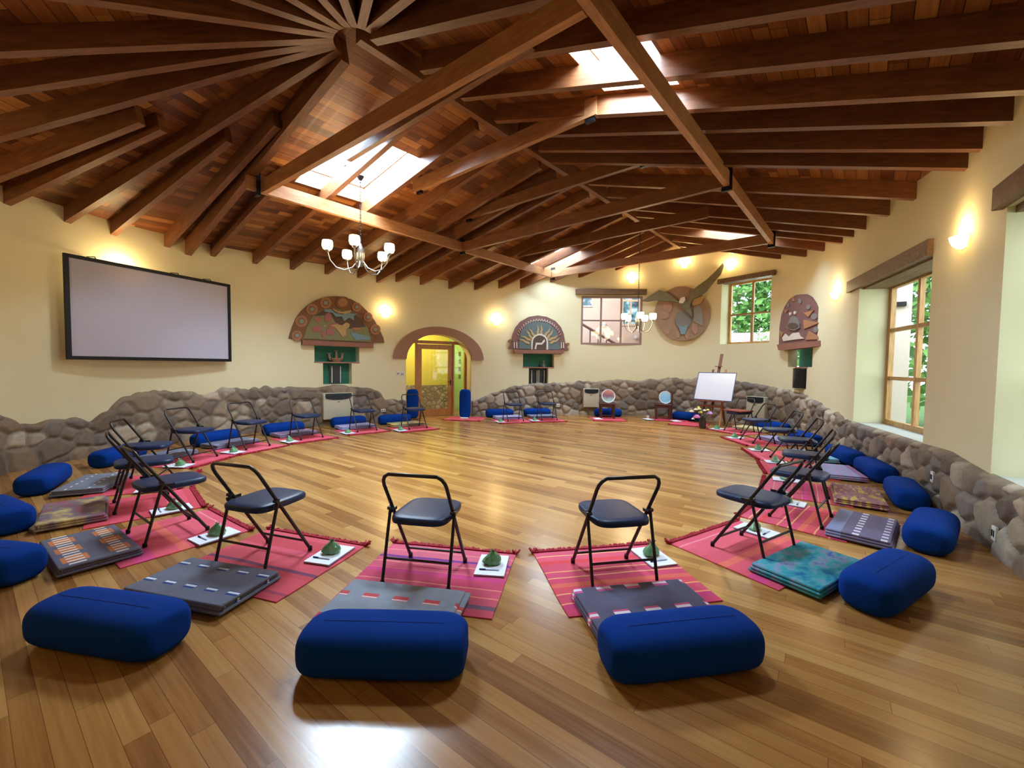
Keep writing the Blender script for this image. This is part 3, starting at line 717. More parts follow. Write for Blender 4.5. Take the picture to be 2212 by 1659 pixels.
t = NT('hall_view'); t.set((0, 0, 0), 1.0); t.l(t.ramp(t.noise(t.coord(), 4.0, 4), [(0.35, lin((60, 70, 90))), (0.5, lin((90, 140, 150))), (0.65, lin((190, 215, 240)))]), t.p.inputs['Emission Color']); t.p.inputs['Emission Strength'].default_value = 1.0
mb = MB(); mb.box((cx, 3.385, cz), (ww, 0.012, hh)); obj('daylit_pane', mb, t.m, wn_, 0)

# ---------------------------------------------------------------- garden outside
M_leaf = simple('leaf_green', (124, 176, 84), 0.55, 0, 0.4, 1.5); M_leaf2 = simple('leaf_light', (172, 208, 112), 0.55, 0, 0.35, 1.5); M_bark = simple('bark', (88, 70, 52), 0.9, 0, 0.2)
mb = MB(); mb.box((16, 14, -0.3), (30, 44, 0.1)); g_ = struct('ground_garden', mb, simple('lawn', (84, 120, 54), 0.9, 0, 0.3, 1.0), smooth=0, label='green garden ground outside the windows', cat='ground')
rt = np.random.RandomState(5)
def tree(x, y, h, r, label, mat):
    tr = thing('tree', label, 'tree', (x, y, -0.25), group='garden trees outside the windows')
    mb = MB(); mb.tube([(0, 0, 0), (0.1, 0.05, h * 0.45), (0.0, 0.1, h * 0.8)], [0.16, 0.12, 0.05], 8); obj('trunk', mb, M_bark, tr)
    mb = MB()
    for i in range(int(900 * r)):
        d = rt.normal(size=3); d /= np.linalg.norm(d); q = rt.rand() ** 0.4
        p = Vector((d[0] * r * q, d[1] * r * q, h * 0.56 + d[2] * h * 0.5 * q)); a = Vector(rt.normal(size=3)).normalized() * (0.12 + 0.12 * rt.rand()) * r; b = a.orthogonal().normalized() * 0.06 * r
        mb.add([p, p + a * 0.5 + b, p + a, p + a * 0.5 - b], [(0, 1, 2, 3)])
    obj('foliage', mb, mat, tr, 0)
tree(10.4, 29.0, 10.5, 3.0, 'bushy green tree behind the left panes of the garden window', M_leaf2)
tree(17.4, 29.0, 11.0, 3.2, 'tall tree behind the right panes of the garden window', M_leaf)
tree(13.6, 13.2, 7.0, 2.4, 'tree behind the right panes of the tall deep-set window', M_leaf)
tree(9.3, 7.2, 3.4, 1.2, 'shrub close outside the tall deep-set window', M_leaf2)
tree(8.6, 4.2, 4.6, 1.6, 'shrub outside the recess at the edge of the picture', M_leaf)
tree(11.3, 18.2, 4.4, 0.75, 'young tree in front of the tiled roof in the garden window', M_leaf)
tree(25.5, 34, 13.0, 4.0, 'tallest tree at the back of the garden', M_leaf)
hb = thing('garden_house', 'small house with pinkish tiled roof below the trees in the garden window', 'house', (11.7, 22.6, -0.25), rz=-0.5)
mb = MB(); mb.box((0, 0, 1.2), (5.0, 2.4, 2.4)); obj('wall', mb, simple('house_wall', (128, 118, 104), 0.9), hb, 0)
mb = MB(); mb.add([(-2.9, -1.6, 2.3), (2.9, -1.6, 2.3), (2.9, 0.2, 3.7), (-2.9, 0.2, 3.7), (2.9, 2.0, 2.3), (-2.9, 2.0, 2.3)], [(0, 1, 2, 3), (3, 2, 4, 5), (1, 4, 2), (0, 3, 5)])
t = NT('roof_tile'); wv = t.n('ShaderNodeTexWave'); wv.bands_direction = 'Y'; wv.inputs['Scale'].default_value = 2.4; wv.inputs['Distortion'].default_value = 2.5; t.l(t.coord(), wv.inputs['Vector']); t.set(t.mix(wv.outputs[1], lin((170, 136, 128)), lin((224, 202, 200))), 0.8); obj('roof', mb, t.m, hb, 0)
ow = thing('outbuilding', 'cream outbuilding wall with a small lamp outside the tall deep-set window', 'building', (10.5, 11.95, -0.25), rz=math.radians(-35))
mb = MB(); mb.box((0, 0, 2.6), (1.2, 0.4, 5.2)); obj('wall', mb, simple('out_wall', (228, 204, 190), 0.9, 0, 0.04), ow, 0)
mb = MB(); mb.box((0.3, -0.26, 3.6), (0.34, 0.14, 0.12)); obj('lamp', mb, M_metal, ow, 0)
# daylight entering by the deep windows
for w, px, pw, col in ((w2, (0, 0), 22, (0.86, 1.0, 0.84)), (w3, (0, 0), 36, (0.88, 1.0, 0.86)), (w4, (0, 0), 34, (0.88, 1.0, 0.86))):
    m, L = chord_frame(w[0], w[1], w[2]); H = w[3] - w[2]; c_ = m @ Vector((L / 2, 1.5, H * 0.65)); area('window_daylight', c_, m @ Vector((L / 2, -0.5, H * 0.4)), L * 1.1, H, pw, col)

# ---------------------------------------------------------------- things on the wall
# projection screen hung on the curved wall
a, za = W(116, 545); b, zb = W(489, 700)
A = Vector((*wp(a), 0)) + win(a) * 0.16; B = Vector((*wp(b), 0)) + win(b) * 0.16
def lz(px, py, p): r = ray(px, py); return HC + r.z / r.y * p.y
zt, zbm = (lz(112, 545, A) + lz(491, 615, B)) / 2, (lz(114, 775, A) + lz(492, 782, B)) / 2
x = (B - A).normalized(); y = Vector((-x.y, x.x, 0)); ms = Matrix.Identity(4); ms.col[0][:3] = x; ms.col[1][:3] = y; ms.translation = A + Vector((0, 0, zbm)); LS = (B - A).length; HS = zt - zbm
sc_ = thing('projection_screen', 'large white projection screen in a black frame hung on the curved wall', 'projection screen', M=ms)
t = NT('screen_fabric'); t.set(lin((190, 188, 208)), 0.6); tl = t.n('ShaderNodeBsdfTranslucent'); tl.inputs[0].default_value = (*lin((220, 210, 200)), 1); mx = t.n('ShaderNodeMixShader'); mx.inputs[0].default_value = 0.12
t.l(t.p.outputs[0], mx.inputs[1]); t.l(tl.outputs[0], mx.inputs[2]); t.l(mx.outputs[0], t.out.inputs[0])
mb = MB(); mb.box((LS / 2, 0.0, HS / 2), (LS - 0.1, 0.006, HS - 0.1)); obj('fabric', mb, t.m, sc_, 0)
mb = MB(); f_ = 0.055
for q in (f_ / 2, LS - f_ / 2): mb.box((q, 0, HS / 2), (f_, 0.04, HS))
for q in (f_ / 2, HS - f_ / 2): mb.box((LS / 2, 0, q), (LS - 2 * f_, 0.039, f_))
obj('frame', mb, M_metal, sc_, 0)
for q in (0.15, 0.62, 0.85): mb = MB(); mb.tube([(LS * q, 0.0, HS), (LS * q, 0.02, HS + 0.03), (LS * q, 0.22, HS + 0.05)], 0.008, 6); obj('hanger', mb, M_metal, sc_)
for q in (0.2, 0.8): mb = MB(); mb.box((LS * q, 0.16, HS * 0.15), (0.04, 0.32, 0.04)); obj('bracket', mb, M_metal, sc_, 0)

# sconces
def sconce(px, py, label, power=7, sz=None):
    s, z = sz or W(px, py); m = wmat(s, z)
    r = thing('wall_sconce', label, 'wall lamp', M=m, group='lit wall lamps')
    mb = MB(); prof = [(0.01, -0.085), (0.05, -0.075), (0.085, -0.045), (0.105, -0.005), (0.118, 0.045), (0.112, 0.045), (0.10, -0.003), (0.08, -0.038), (0.045, -0.065), (0.01, -0.075)]
    mb.lathe(prof, 14, Matrix.Rotation(math.pi, 4, 'Z'), math.pi); obj('shade', mb, M_sconce, r)
    mb = MB(); mb.box((0, 0.004, -0.02), (0.09, 0.02, 0.13)); obj('back_plate', mb, M_chrome, r, 0)
    mb = MB(); mb.sphere((0, -0.055, 0.005), 0.03, 10, 8, sc=(1, 1, 1.3)); obj('bulb', mb, M_bulb, r)
    point('sconce_light', m @ Vector((0, -0.13, 0.10)), power, (1.0, 0.74, 0.38), 0.05)
for px, py, lb in ((832, 680, 'lit wall lamp to the right of the flower relief, before the arched doorway'), (1072, 697, 'lit wall lamp between the arched doorway and the zigzag sun relief'), (1365, 606, 'lit wall lamp just above the stair hall window lintel'),
                   (1478, 573, 'lit wall lamp above the round bird plaque'), (1578, 578, 'lit wall lamp above the lintel of the garden window'), (1808, 637, 'lit wall lamp between the narrow relief and the tall deep-set window'), (2083, 520, 'lit wall lamp between the two deep window recesses')): sconce(px, py, lb)
sconce(258, 592, 'wall lamp hidden behind the projection screen, glowing over its top edge', 16)
sconce(0, 0, 'lit wall lamp on the wall before the projection screen, outside the picture', 14, (hit((0, 3), (-1, 0.1))[1], 2.9))
sconce(0, 0, 'unseen added wall lamp on the wall behind the viewer', 10, (hit((0, 3), (-0.6, -1))[1], 2.9))  # unseen lamp added behind the camera to warm the room light

# painted reliefs: local x along the wall, z up, y into the wall
class Relief:
    def __init__(s, name, label, cat, cpx, off=0.0):
        s.s0, s.z0 = W(*cpx); s.r = thing(name, label, cat, M=wmat(s.s0, s.z0, off))
    def q(s, px, py): a, z = W(px, py); return (a - s.s0, z - s.z0)
    def poly(s, name, pts, y0, y1, mat, px=True):
        mb = MB(); mb.prism([s.q(*p) if px else p for p in pts], y0, y1); return obj(name, mb, mat, s.r, 0)
    def multi(s, name, polys, y0, y1, mat, one=False):
        mb = MB()
        for pts in polys:
            mb.prism([s.q(*p) for p in pts], y0, y1)
            if not one: obj(name, mb, mat, s.r, 0); mb = MB()
        if one: return obj(name, mb, mat, s.r, 0)
def ell(cx, cy, rx, ry, n=16, a0=0, a1=360, rot=0):
    out = []; c, s = math.cos(math.radians(rot)), math.sin(math.radians(rot))
    for i in range(n):
        a = math.radians(a0 + (a1 - a0) * i / (n if a1 - a0 == 360 else n - 1)); x, y = rx * math.cos(a), ry * math.sin(a); out.append((cx + x * c - y * s, cy + x * s + y * c))
    return out
def cl(n, c): return simple(n, c, 0.8, 0, 0.16, 9)
K_br, K_rd, K_pk, K_or, K_tq, K_bl, K_gn, K_dk, K_gd, K_wh, K_gy = (cl('clay_brown', (122, 86, 60)), cl('clay_red', (140, 92, 74)), cl('clay_pink', (156, 98, 92)), cl('clay_orange', (160, 114, 80)), cl('clay_turquoise', (122, 154, 136)), cl('clay_blue', (112, 142, 152)),
    cl('clay_green', (124, 122, 84)), cl('clay_dark', (84, 66, 54)), cl('clay_gold', (176, 146, 98)), cl('clay_white', (206, 196, 184)), cl('clay_grey', (120, 116, 112)))
def P1(x, y): return (610 + x / 7.9, 630 + y / 7.9)
def pl1(l): return [P1(*p) for p in l]
R1 = Relief('wall_relief', 'half-round painted clay relief with a pink flower and a hummingbird', 'wall relief', (726, 700))
R1.poly('panel', pl1([(105, 795), (125, 720), (165, 600), (225, 455), (310, 340), (420, 235), (560, 150), (720, 95), (860, 85), (1010, 92), (1160, 140), (1310, 225), (1430, 340), (1560, 500), (1650, 660), (1710, 790), (1730, 872), (1500, 872), (330, 815)]), -0.10, 0.06, K_br)
R1.poly('ledge', pl1([(320, 825), (1525, 885), (1520, 960), (320, 905)]), -0.16, 0.06, K_rd)
R1.poly('background', pl1([(350, 800), (400, 620), (500, 420), (650, 330), (900, 310), (1180, 350), (1330, 480), (1440, 640), (1500, 860)]), -0.112, -0.10, K_gn)
R1.poly('dark_sky', pl1([(520, 420), (660, 330), (900, 320), (1180, 360), (1330, 480), (1400, 600), (1130, 640), (900, 560), (800, 400)]), -0.116, -0.10, K_dk)
ros = [(235, 750, 85), (310, 510, 100), (485, 310, 95), (715, 200, 95), (1240, 270, 80), (1435, 440, 80), (1565, 650, 90)]
for (x, y, r_) in ros:
    R1.poly('rosette', pl1(ell(x, y, r_, r_)), -0.122, -0.10, K_or); R1.poly('rosette_ring', pl1(ell(x, y, r_ * .62, r_ * .62)), -0.130, -0.122, K_rd); R1.poly('rosette_eye', pl1(ell(x, y, r_ * .36, r_ * .36)), -0.138, -0.130, K_tq)
R1.poly('sun', pl1(ell(1005, 200, 125, 110)), -0.125, -0.10, K_br); R1.poly('sun_core', pl1(ell(1000, 195, 80, 75)), -0.134, -0.125, K_or)
R1.poly('sun_rim', pl1([(820, 285), (900, 330), (1000, 350), (1100, 335), (1145, 320), (1130, 365), (1040, 390), (920, 370), (850, 330)]), -0.130, -0.10, K_gd)
R1.poly('blue_leaf', pl1([(690, 310), (800, 305), (880, 370), (1000, 395), (1130, 370), (1240, 385), (1190, 420), (1195, 500), (1110, 450), (1030, 510), (985, 430), (890, 435), (830, 370), (690, 345)]), -0.124, -0.10, K_bl)
for (x, y, rx, ry, a_) in ((755, 450, 62, 82, 5), (570, 640, 88, 55, -5), (680, 725, 40, 60, 0), (790, 690, 70, 55, 35), (580, 480, 60, 45, 35), (850, 590, 90, 50, -15)):
    R1.poly('petal', pl1(ell(x, y, rx, ry, rot=a_)), -0.126, -0.10, K_pk)
R1.poly('flower_eye', pl1(ell(692, 590, 16, 20)), -0.134, -0.10, K_gd)
R1.poly('bird_body', pl1([(790, 580), (900, 560), (990, 580), (1060, 530), (1120, 560), (1110, 610), (1060, 640), (1060, 740), (1000, 780), (940, 700), (880, 620)]), -0.132, -0.10, K_gd)
R1.poly('bird_tail', pl1([(1130, 690), (1250, 720), (1480, 780), (1460, 830), (1350, 820), (1230, 830), (1170, 770)]), -0.128, -0.10, K_bl)
R1.poly('bird_wing', pl1([(1150, 620), (1320, 620), (1310, 660), (1200, 670)]), -0.130, -0.10, K_or)
def P2(x, y): return (1080 + x / 9.217, 670 + y / 9.217)
def pl2(l): return [P2(*p) for p in l]
K_pl = cl('clay_plum', (118, 82, 80)); K_sl = cl('clay_slate', (92, 106, 108))
R2 = Relief('wall_relief', 'half-round clay relief with white zigzag border and a small inner arch', 'wall relief', (1163, 730))
R2.poly('panel', pl2([(165, 765), (240, 640), (250, 480), (300, 350), (400, 230), (560, 140), (740, 112), (920, 140), (1090, 220), (1200, 340), (1260, 480), (1285, 640), (1360, 800), (1240, 800), (270, 770)]), -0.10, 0.06, K_pl)
R2.poly('ledge', pl2([(270, 790), (1250, 800), (1245, 865), (275, 858)]), -0.16, 0.06, K_rd)
R2.poly('background', pl2([(370, 770), (370, 560), (420, 400), (540, 280), (740, 230), (940, 270), (1080, 380), (1150, 540), (1180, 790)]), -0.112, -0.10, K_sl)
zz = []
for i in range(21):
    a = math.radians(200 + 140 * i / 20); cx, cy = 765 + 440 * math.cos(a), 620 + 420 * math.sin(a); px, py = math.cos(a), math.sin(a)
    tx, ty = -py, px
    for (u0, v0, u1, v1) in ((-20, -24, 0, 24), (0, 24, 20, -24)):
        p, q_ = (cx + tx * u0 + px * v0, cy + ty * u0 + py * v0), (cx + tx * u1 + px * v1, cy + ty * u1 + py * v1)
        zz.append(pl2([(p[0] - 5, p[1]), (p[0] + 5, p[1]), (q_[0] + 5, q_[1]), (q_[0] - 5, q_[1])]))
R2.multi('zigzag_border', zz, -0.118, -0.10, K_wh, True)
fl_ = []
for a in (205, 235, 270, 305, 335):
    for k in (-1, 1):
        ca, sa = math.cos(math.radians(a)), math.sin(math.radians(a)); o_ = k * 34
        def F(r_, d): return (775 + ca * r_ - sa * (d + o_), 720 + sa * r_ * 0.98 + ca * (d + o_))
        fl_.append(pl2([F(200, -18), F(290, -30), F(330, -10), F(440, -16), F(340, 26), F(300, 14), F(220, 24)]))
R2.multi('flame', fl_, -0.122, -0.10, K_gd)
R2.multi('inner_arch', [pl2([(775 + r0 * math.cos(math.radians(a_ + d)) if 0 else 775 + rr * math.cos(math.radians(aa)), 640 + rr * math.sin(math.radians(aa))) for rr, aa in ((135, a_), (135, a_ + 15), (165, a_ + 15), (165, a_))]) for a_ in range(180, 360, 15)] + [pl2([(610, 640), (640, 640), (630, 790), (610, 790)]), pl2([(910, 640), (940, 640), (940, 790), (905, 790)])], -0.124, -0.10, K_wh, True)
R2.poly('inner_panel', pl2(ell(775, 640, 135, 135, 14, 180, 360) + [(905, 790), (640, 790)]), -0.118, -0.10, K_dk)
R2.multi('pale_band', [pl2([(670, 780), (705, 780), (720, 690), (820, 690), (880, 620), (865, 580), (810, 655), (700, 650)])], -0.126, -0.10, K_wh)
R2.multi('column', [pl2([(x - 9, 640), (x + 9, 640), (x + 9, 760), (x - 9, 760)]) for x in (275, 325, 1205, 1250)], -0.122, -0.10, K_wh)
R2.multi('scroll', [pl2(ell(195, 612, 32, 30)), pl2(ell(1340, 680, 32, 30))], -0.11, 0.0, K_rd)
def P3(x, y): return (1670 + x / 6.915, 620 + y / 6.915)
def pl3(l): return [P3(*p) for p in l]
R3 = Relief('wall_relief', 'narrow rounded clay relief with shells and a pear-shaped figure', 'wall relief', (1731, 690), 0.05)
R3.poly('panel', pl3([(130, 860), (140, 600), (175, 420), (240, 290), (330, 180), (430, 120), (510, 108), (590, 150), (650, 240), (690, 340), (708, 500), (708, 880)]), -0.10, 0.06, K_pl)
R3.poly('ledge', pl3([(140, 860), (705, 800), (705, 880), (590, 905), (250, 945), (170, 945)]), -0.16, 0.06, K_rd)
R3.poly('pear_figure', pl3([(410, 430), (460, 460), (500, 540), (500, 610), (440, 650), (360, 640), (310, 590), (340, 520), (380, 450)]), -0.135, -0.10, K_gy)
R3.poly('pear_core', pl3(ell(410, 580, 80, 45)), -0.145, -0.13, K_dk)
for x, y in ((360, 400), (435, 385)): R3.poly('white_bead', pl3(ell(x, y, 16, 24)), -0.13, -0.10, K_wh)
R3.multi('shell', [pl3(q_) for q_ in ([(245, 340), (320, 345), (280, 390)], [(540, 390), (640, 345), (590, 450)], [(540, 490), (685, 535), (545, 630)], [(590, 660), (670, 740), (680, 780), (560, 790)], [(410, 150), (430, 210), (390, 210)], [(160, 650), (230, 690), (200, 760)])], -0.125, -0.10, K_or)
R3.multi('pale_oval', [pl3(ell(*q_)) for q_ in ((640, 440, 26, 46), (650, 640, 20, 42), (590, 300, 18, 36), (320, 270, 16, 34), (500, 210, 20, 40))], -0.12, -0.10, K_gy)
R3.multi('white_scroll', [pl3(q_) for q_ in ([(215, 760), (270, 700), (330, 750), (400, 690), (480, 680), (500, 740), (540, 770), (400, 790), (240, 810)],)], -0.125, -0.10, K_wh)
# round plaque with a condor
def P4(x, y): return (1400 + x / 11.06, 600 + y / 11.06)
def pl4(l): return [P4(*p) for p in l]
K_co, K_cb, K_cr, K_cg = cl('condor_green', (112, 106, 80)), cl('plaque_brown', (150, 124, 100)), cl('plaque_rose', (162, 126, 106)), cl('plaque_greyblue', (136, 134, 126))
R4 = Relief('bird_plaque', 'round painted plaque with a dark spread-winged condor across it', 'wall plaque', (1475, 678), 0.10)
R4.poly('disc', pl4(ell(820, 870, 650, 640, 40)), -0.07, 0.10, K_cb)
R4.poly('condor_wing', pl4([(880, 780), (1000, 520), (1080, 330), (1190, 240), (1400, 80), (1600, -120), (1760, -320), (1790, -250), (1720, -60), (1560, 140), (1380, 370), (1180, 500), (1060, 560), (990, 760)]), -0.26, -0.16, K_co)
R4.poly('condor_wing', pl4([(900, 790), (760, 640), (600, 600), (400, 590), (200, 560), (0, 590), (-120, 570), (150, 420), (290, 330), (450, 380), (640, 520), (800, 660), (920, 700)]), -0.26, -0.16, K_co)
R4.poly('condor_body', pl4([(790, 680), (900, 600), (985, 640), (1040, 820), (1060, 980), (1000, 900), (880, 790)]), -0.24, -0.07, K_co)
R4.poly('condor_head', pl4([(750, 620), (800, 520), (890, 500), (900, 580), (850, 650), (770, 650)]), -0.28, -0.2, K_wh)
R4.poly('mountain', pl4(ell(850, 1030, 190, 230)), -0.12, -0.07, K_gy); R4.poly('water', pl4([(740, 1150), (840, 1190), (960, 1130), (900, 1360), (790, 1360)]), -0.14, -0.07, K_bl)
R4.poly('grey_figure', pl4([(1090, 760), (1200, 680), (1290, 760), (1310, 1160), (1090, 1060)]), -0.11, -0.07, K_cg); R4.poly('yellow_cloth', pl4([(1020, 560), (1200, 500), (1370, 420), (1250, 640), (1060, 690)]), -0.125, -0.07, K_gd)
R4.multi('rose_figure', [pl4(ell(*q_)) for q_ in ((480, 720, 110, 130), (400, 900, 120, 100), (1120, 1240, 70, 120), (470, 1290, 60, 70), (720, 1370, 50, 80), (940, 1380, 55, 90), (760, 330, 70, 40), (950, 330, 50, 60))], -0.10, -0.07, K_cr)
# small figures in the niches
c = at_d(728, 778, 0.1); s_, z_ = (NICHE[0][0][0] + NICHE[0][0][1]) / 2, NICHE[0][0][2]
fg = thing('clay_candle_holder', 'small clay candle holder with three raised hands in the flower relief niche', 'figurine', M=wmat(s_, z_ + 0.004, -0.08) @ Matrix.Diagonal((1, 0.6, 1, 1))); M_clay = cl('clay_plain', (150, 116, 96))
mb = MB(); mb.lathe([(0.0, 0.0), (0.09, 0.0), (0.12, 0.03), (0.17, 0.09), (0.16, 0.095), (0.0, 0.05)], 16); obj('bowl', mb, M_clay, fg)
for x, h in ((-0.16, 0.17), (0.0, 0.24), (0.14, 0.18)):
    mb = MB(); mb.tube([(x * 0.8, 0, 0.05), (x, 0, h * 0.6), (x * 1.1, 0, h)], [0.035, 0.03, 0.02], 8)
    for d in (-0.03, 0, 0.03): mb.tube([(x * 1.1, 0, h), (x * 1.1 + d * 1.4, 0, h + 0.05)], 0.008, 5)
    obj('arm', mb, M_clay, fg)
s_, z_ = NICHE[1][0][0] + (NICHE[1][0][1] - NICHE[1][0][0]) * .68, NICHE[1][0][2]
fg = thing('small_figurine', 'tiny grey figurine standing in the niche under the zigzag relief', 'figurine', M=wmat(s_, z_ + 0.004, -0.08)); mb = MB(); mb.lathe([(0.0, 0.0), (0.06, 0.0), (0.05, 0.05), (0.03, 0.09), (0.04, 0.13), (0.0, 0.16)], 12); obj('body', mb, K_gy, fg)
mb = MB(); mb.sphere((0, 0, 0.18), 0.03, 10, 8); obj('head', mb, K_gy, fg)

# wall heaters
M_heat = simple('heater_cream', (196, 190, 166), 0.5, 0, 0.03); M_heatd = simple('heater_grille', (38, 52, 62), 0.5)
def heater(px0, py0, px1, py1, label, proud=0.20):
    sa = W(px0, 860)[0]; sb = W(px1, 860)[0]; sc = (sa + sb) / 2; m = wmat(sc, 0); w = sb - sa
    p = wpt(sc, 0, proud); d = p.y
    z1 = HC + ray((px0 + px1) / 2, py0).z / ray((px0 + px1) / 2, py0).y * d; z0 = HC + ray((px0 + px1) / 2, py1).z / ray((px0 + px1) / 2, py1).y * d; w *= 0.95; H = z1 - z0
    r = thing('wall_heater', label, 'heater', M=m @ Matrix.Translation((0, 0, z0)))
    mb = MB(); mb.rbox((0, -proud + 0.09, H / 2), (w, 0.18, H), 0.02); obj('casing', mb, M_heat, r)
    pts = [(-w * .44, H * .985), (w * .44, H * .985), (w * .44, H * .84)] + [(w * .44 * math.cos(a), H * .84 - H * .10 * math.sin(a)) for a in [math.pi * i / 12 for i in range(1, 12)]] + [(-w * .44, H * .84)]
    mb = MB(); mb.prism(pts, -proud - 0.012, -proud + 0.02); obj('grille', mb, M_heatd, r, 0)
    for k in range(4):
        mb = MB(); mb.box((0, -proud - 0.014, H * (.80 + .05 * k)), (w * .80, 0.012, 0.008)); obj('louver', mb, M_metal, r, 0)
    mb = MB(); mb.box((0, -0.02 - 0.04, H / 2), (w * 0.8, 0.16, H * 0.8)); obj('mounting_box', mb, M_metal, r, 0)
    mb = MB(); mb.box((0, -proud - 0.004, H * .66), (0.05, 0.01, 0.014)); obj('badge', mb, M_metal, r, 0)
heater(691, 849, 758, 905, 'cream wall heater under the flower relief niche', 0.22)
heater(1257, 840, 1292, 880, 'cream wall heater beside the table with the pink round tambourine plate', 0.22)
heater(1622, 857, 1664, 910, 'cream wall heater below the narrow relief, behind the folding chairs', 0.22)
M_plate = simple('socket_white', (226, 224, 220), 0.4, 0, 0.02)
def plate(px, py, w, h, name, label, mat=M_plate, off=0.0, ins=M_metal):
    s, z = W(px, py); r = thing(name, label, 'wall socket' if 'socket' in name else 'light switch', M=wmat(s, z, off))
    mb = MB(); mb.rbox((0, 0, 0), (w, 0.02, h), 0.004); obj('face_plate', mb, mat, r)
    for d in (-0.2, 0.2):
        mb = MB(); mb.box((w * d, -0.011, 0), (w * 0.16, 0.006, h * 0.45)); obj('insert', mb, ins, r, 0)
plate(860, 807, 0.085, 0.125, 'light_switch', 'light switch on the left of the pair beside the arched doorway')
plate(869, 808, 0.085, 0.125, 'light_switch', 'light switch nearer the arched doorway in the pair')
plate(825, 886, 0.12, 0.08, 'wall_socket', 'white socket on the stones left of the arched doorway', off=0.10)
plate(1204, 875, 0.10, 0.10, 'wall_socket', 'white socket on the stones behind the second far chair', off=0.10)
plate(2041, 1033, 0.075, 0.12, 'wall_socket', 'white socket on the stones below the plaster between the deep windows', off=0.10)
plate(2187, 1158, 0.075, 0.12, 'wall_socket', 'small white socket low on the stones near the edge of the picture', off=0.10)

# ---------------------------------------------------------------- chandeliers
def chandelier(loc, R, zs, ztop, label, rot=0.0, n=5, power=9):
    r = thing('chandelier', label, 'chandelier', (loc[0], loc[1], zs), rot)
    mb = MB(); mb.lathe([(0.0, -0.20), (0.03, -0.19), (0.045, -0.16), (0.06, -0.12), (0.065, 0.0), (0.06, 0.10), (0.03, 0.16), (0.012, 0.20), (0.0, 0.21)], 16); obj('body', mb, M_chrome, r)
    H = ztop - zs; mb = MB(); k = int((H - 0.2) / 0.055)
    for i in range(k):
        z = 0.2 + 0.055 * (i + 0.5); a = i * math.pi / 2; c, s = math.cos(a), math.sin(a)
        mb.tube([(c * x, s * x, z + y) for x, y in ((-.012, -.022), (-.012, .022), (0, .034), (.012, .022), (.012, -.022), (0, -.034))], 0.0045, 5, True)
    obj('chain', mb, M_metal, r)
    mb = MB(); mb.lathe([(0.0, H - 0.06), (0.03, H - 0.06), (0.06, H - 0.01), (0.065, H), (0.0, H)], 14); obj('ceiling_cup', mb, M_metal, r)
    for i in range(n):
        a = 2 * math.pi * i / n + 0.3; c, s = math.cos(a), math.sin(a)
        mb = MB(); mb.tube([(c * x * R, s * x * R, z) for x, z in ((0.08, -0.10), (0.25, -0.22), (0.5, -0.28), (0.75, -0.25), (0.93, -0.14), (1.0, 0.0))], 0.011, 8); obj('arm', mb, M_chrome, r)
        T = Matrix.Translation((c * R, s * R, 0))
        mb = MB(); mb.lathe([(0.0, -0.01), (0.035, 0.0), (0.04, 0.03), (0.0, 0.04)], 12, T); obj('cup', mb, M_chrome, r)
        mb = MB(); mb.lathe([(0.03, 0.02), (0.07, 0.04), (0.088, 0.09), (0.085, 0.14), (0.078, 0.18), (0.072, 0.18), (0.078, 0.14), (0.08, 0.09), (0.062, 0.05), (0.02, 0.03)], 16, T); sh = obj('lamp_shade', mb, M_shade, r)
        mb = MB(); mb.sphere((c * R, s * R, 0.11), 0.032, 10, 8); obj('bulb', mb, M_bulb, sh)
    point('chandelier_light', (loc[0], loc[1], zs + 0.12), power * n * 0.5, (1.0, 0.84, 0.58), 0.3)
cd = 7.35; q = at_d(779, 552, cd); p = at_d(779, 381, cd); chandelier(q, 0.53, q.z, p.z, 'five-arm chandelier with lit glass shades hanging below the leafy roof window', -0.44)
cd = 10.6; q = at_d(1378, 694, cd); chandelier(q, 0.36, q.z, deckz(q) - 0.25, 'smaller far chandelier hanging in front of the stair hall window', 0.5)

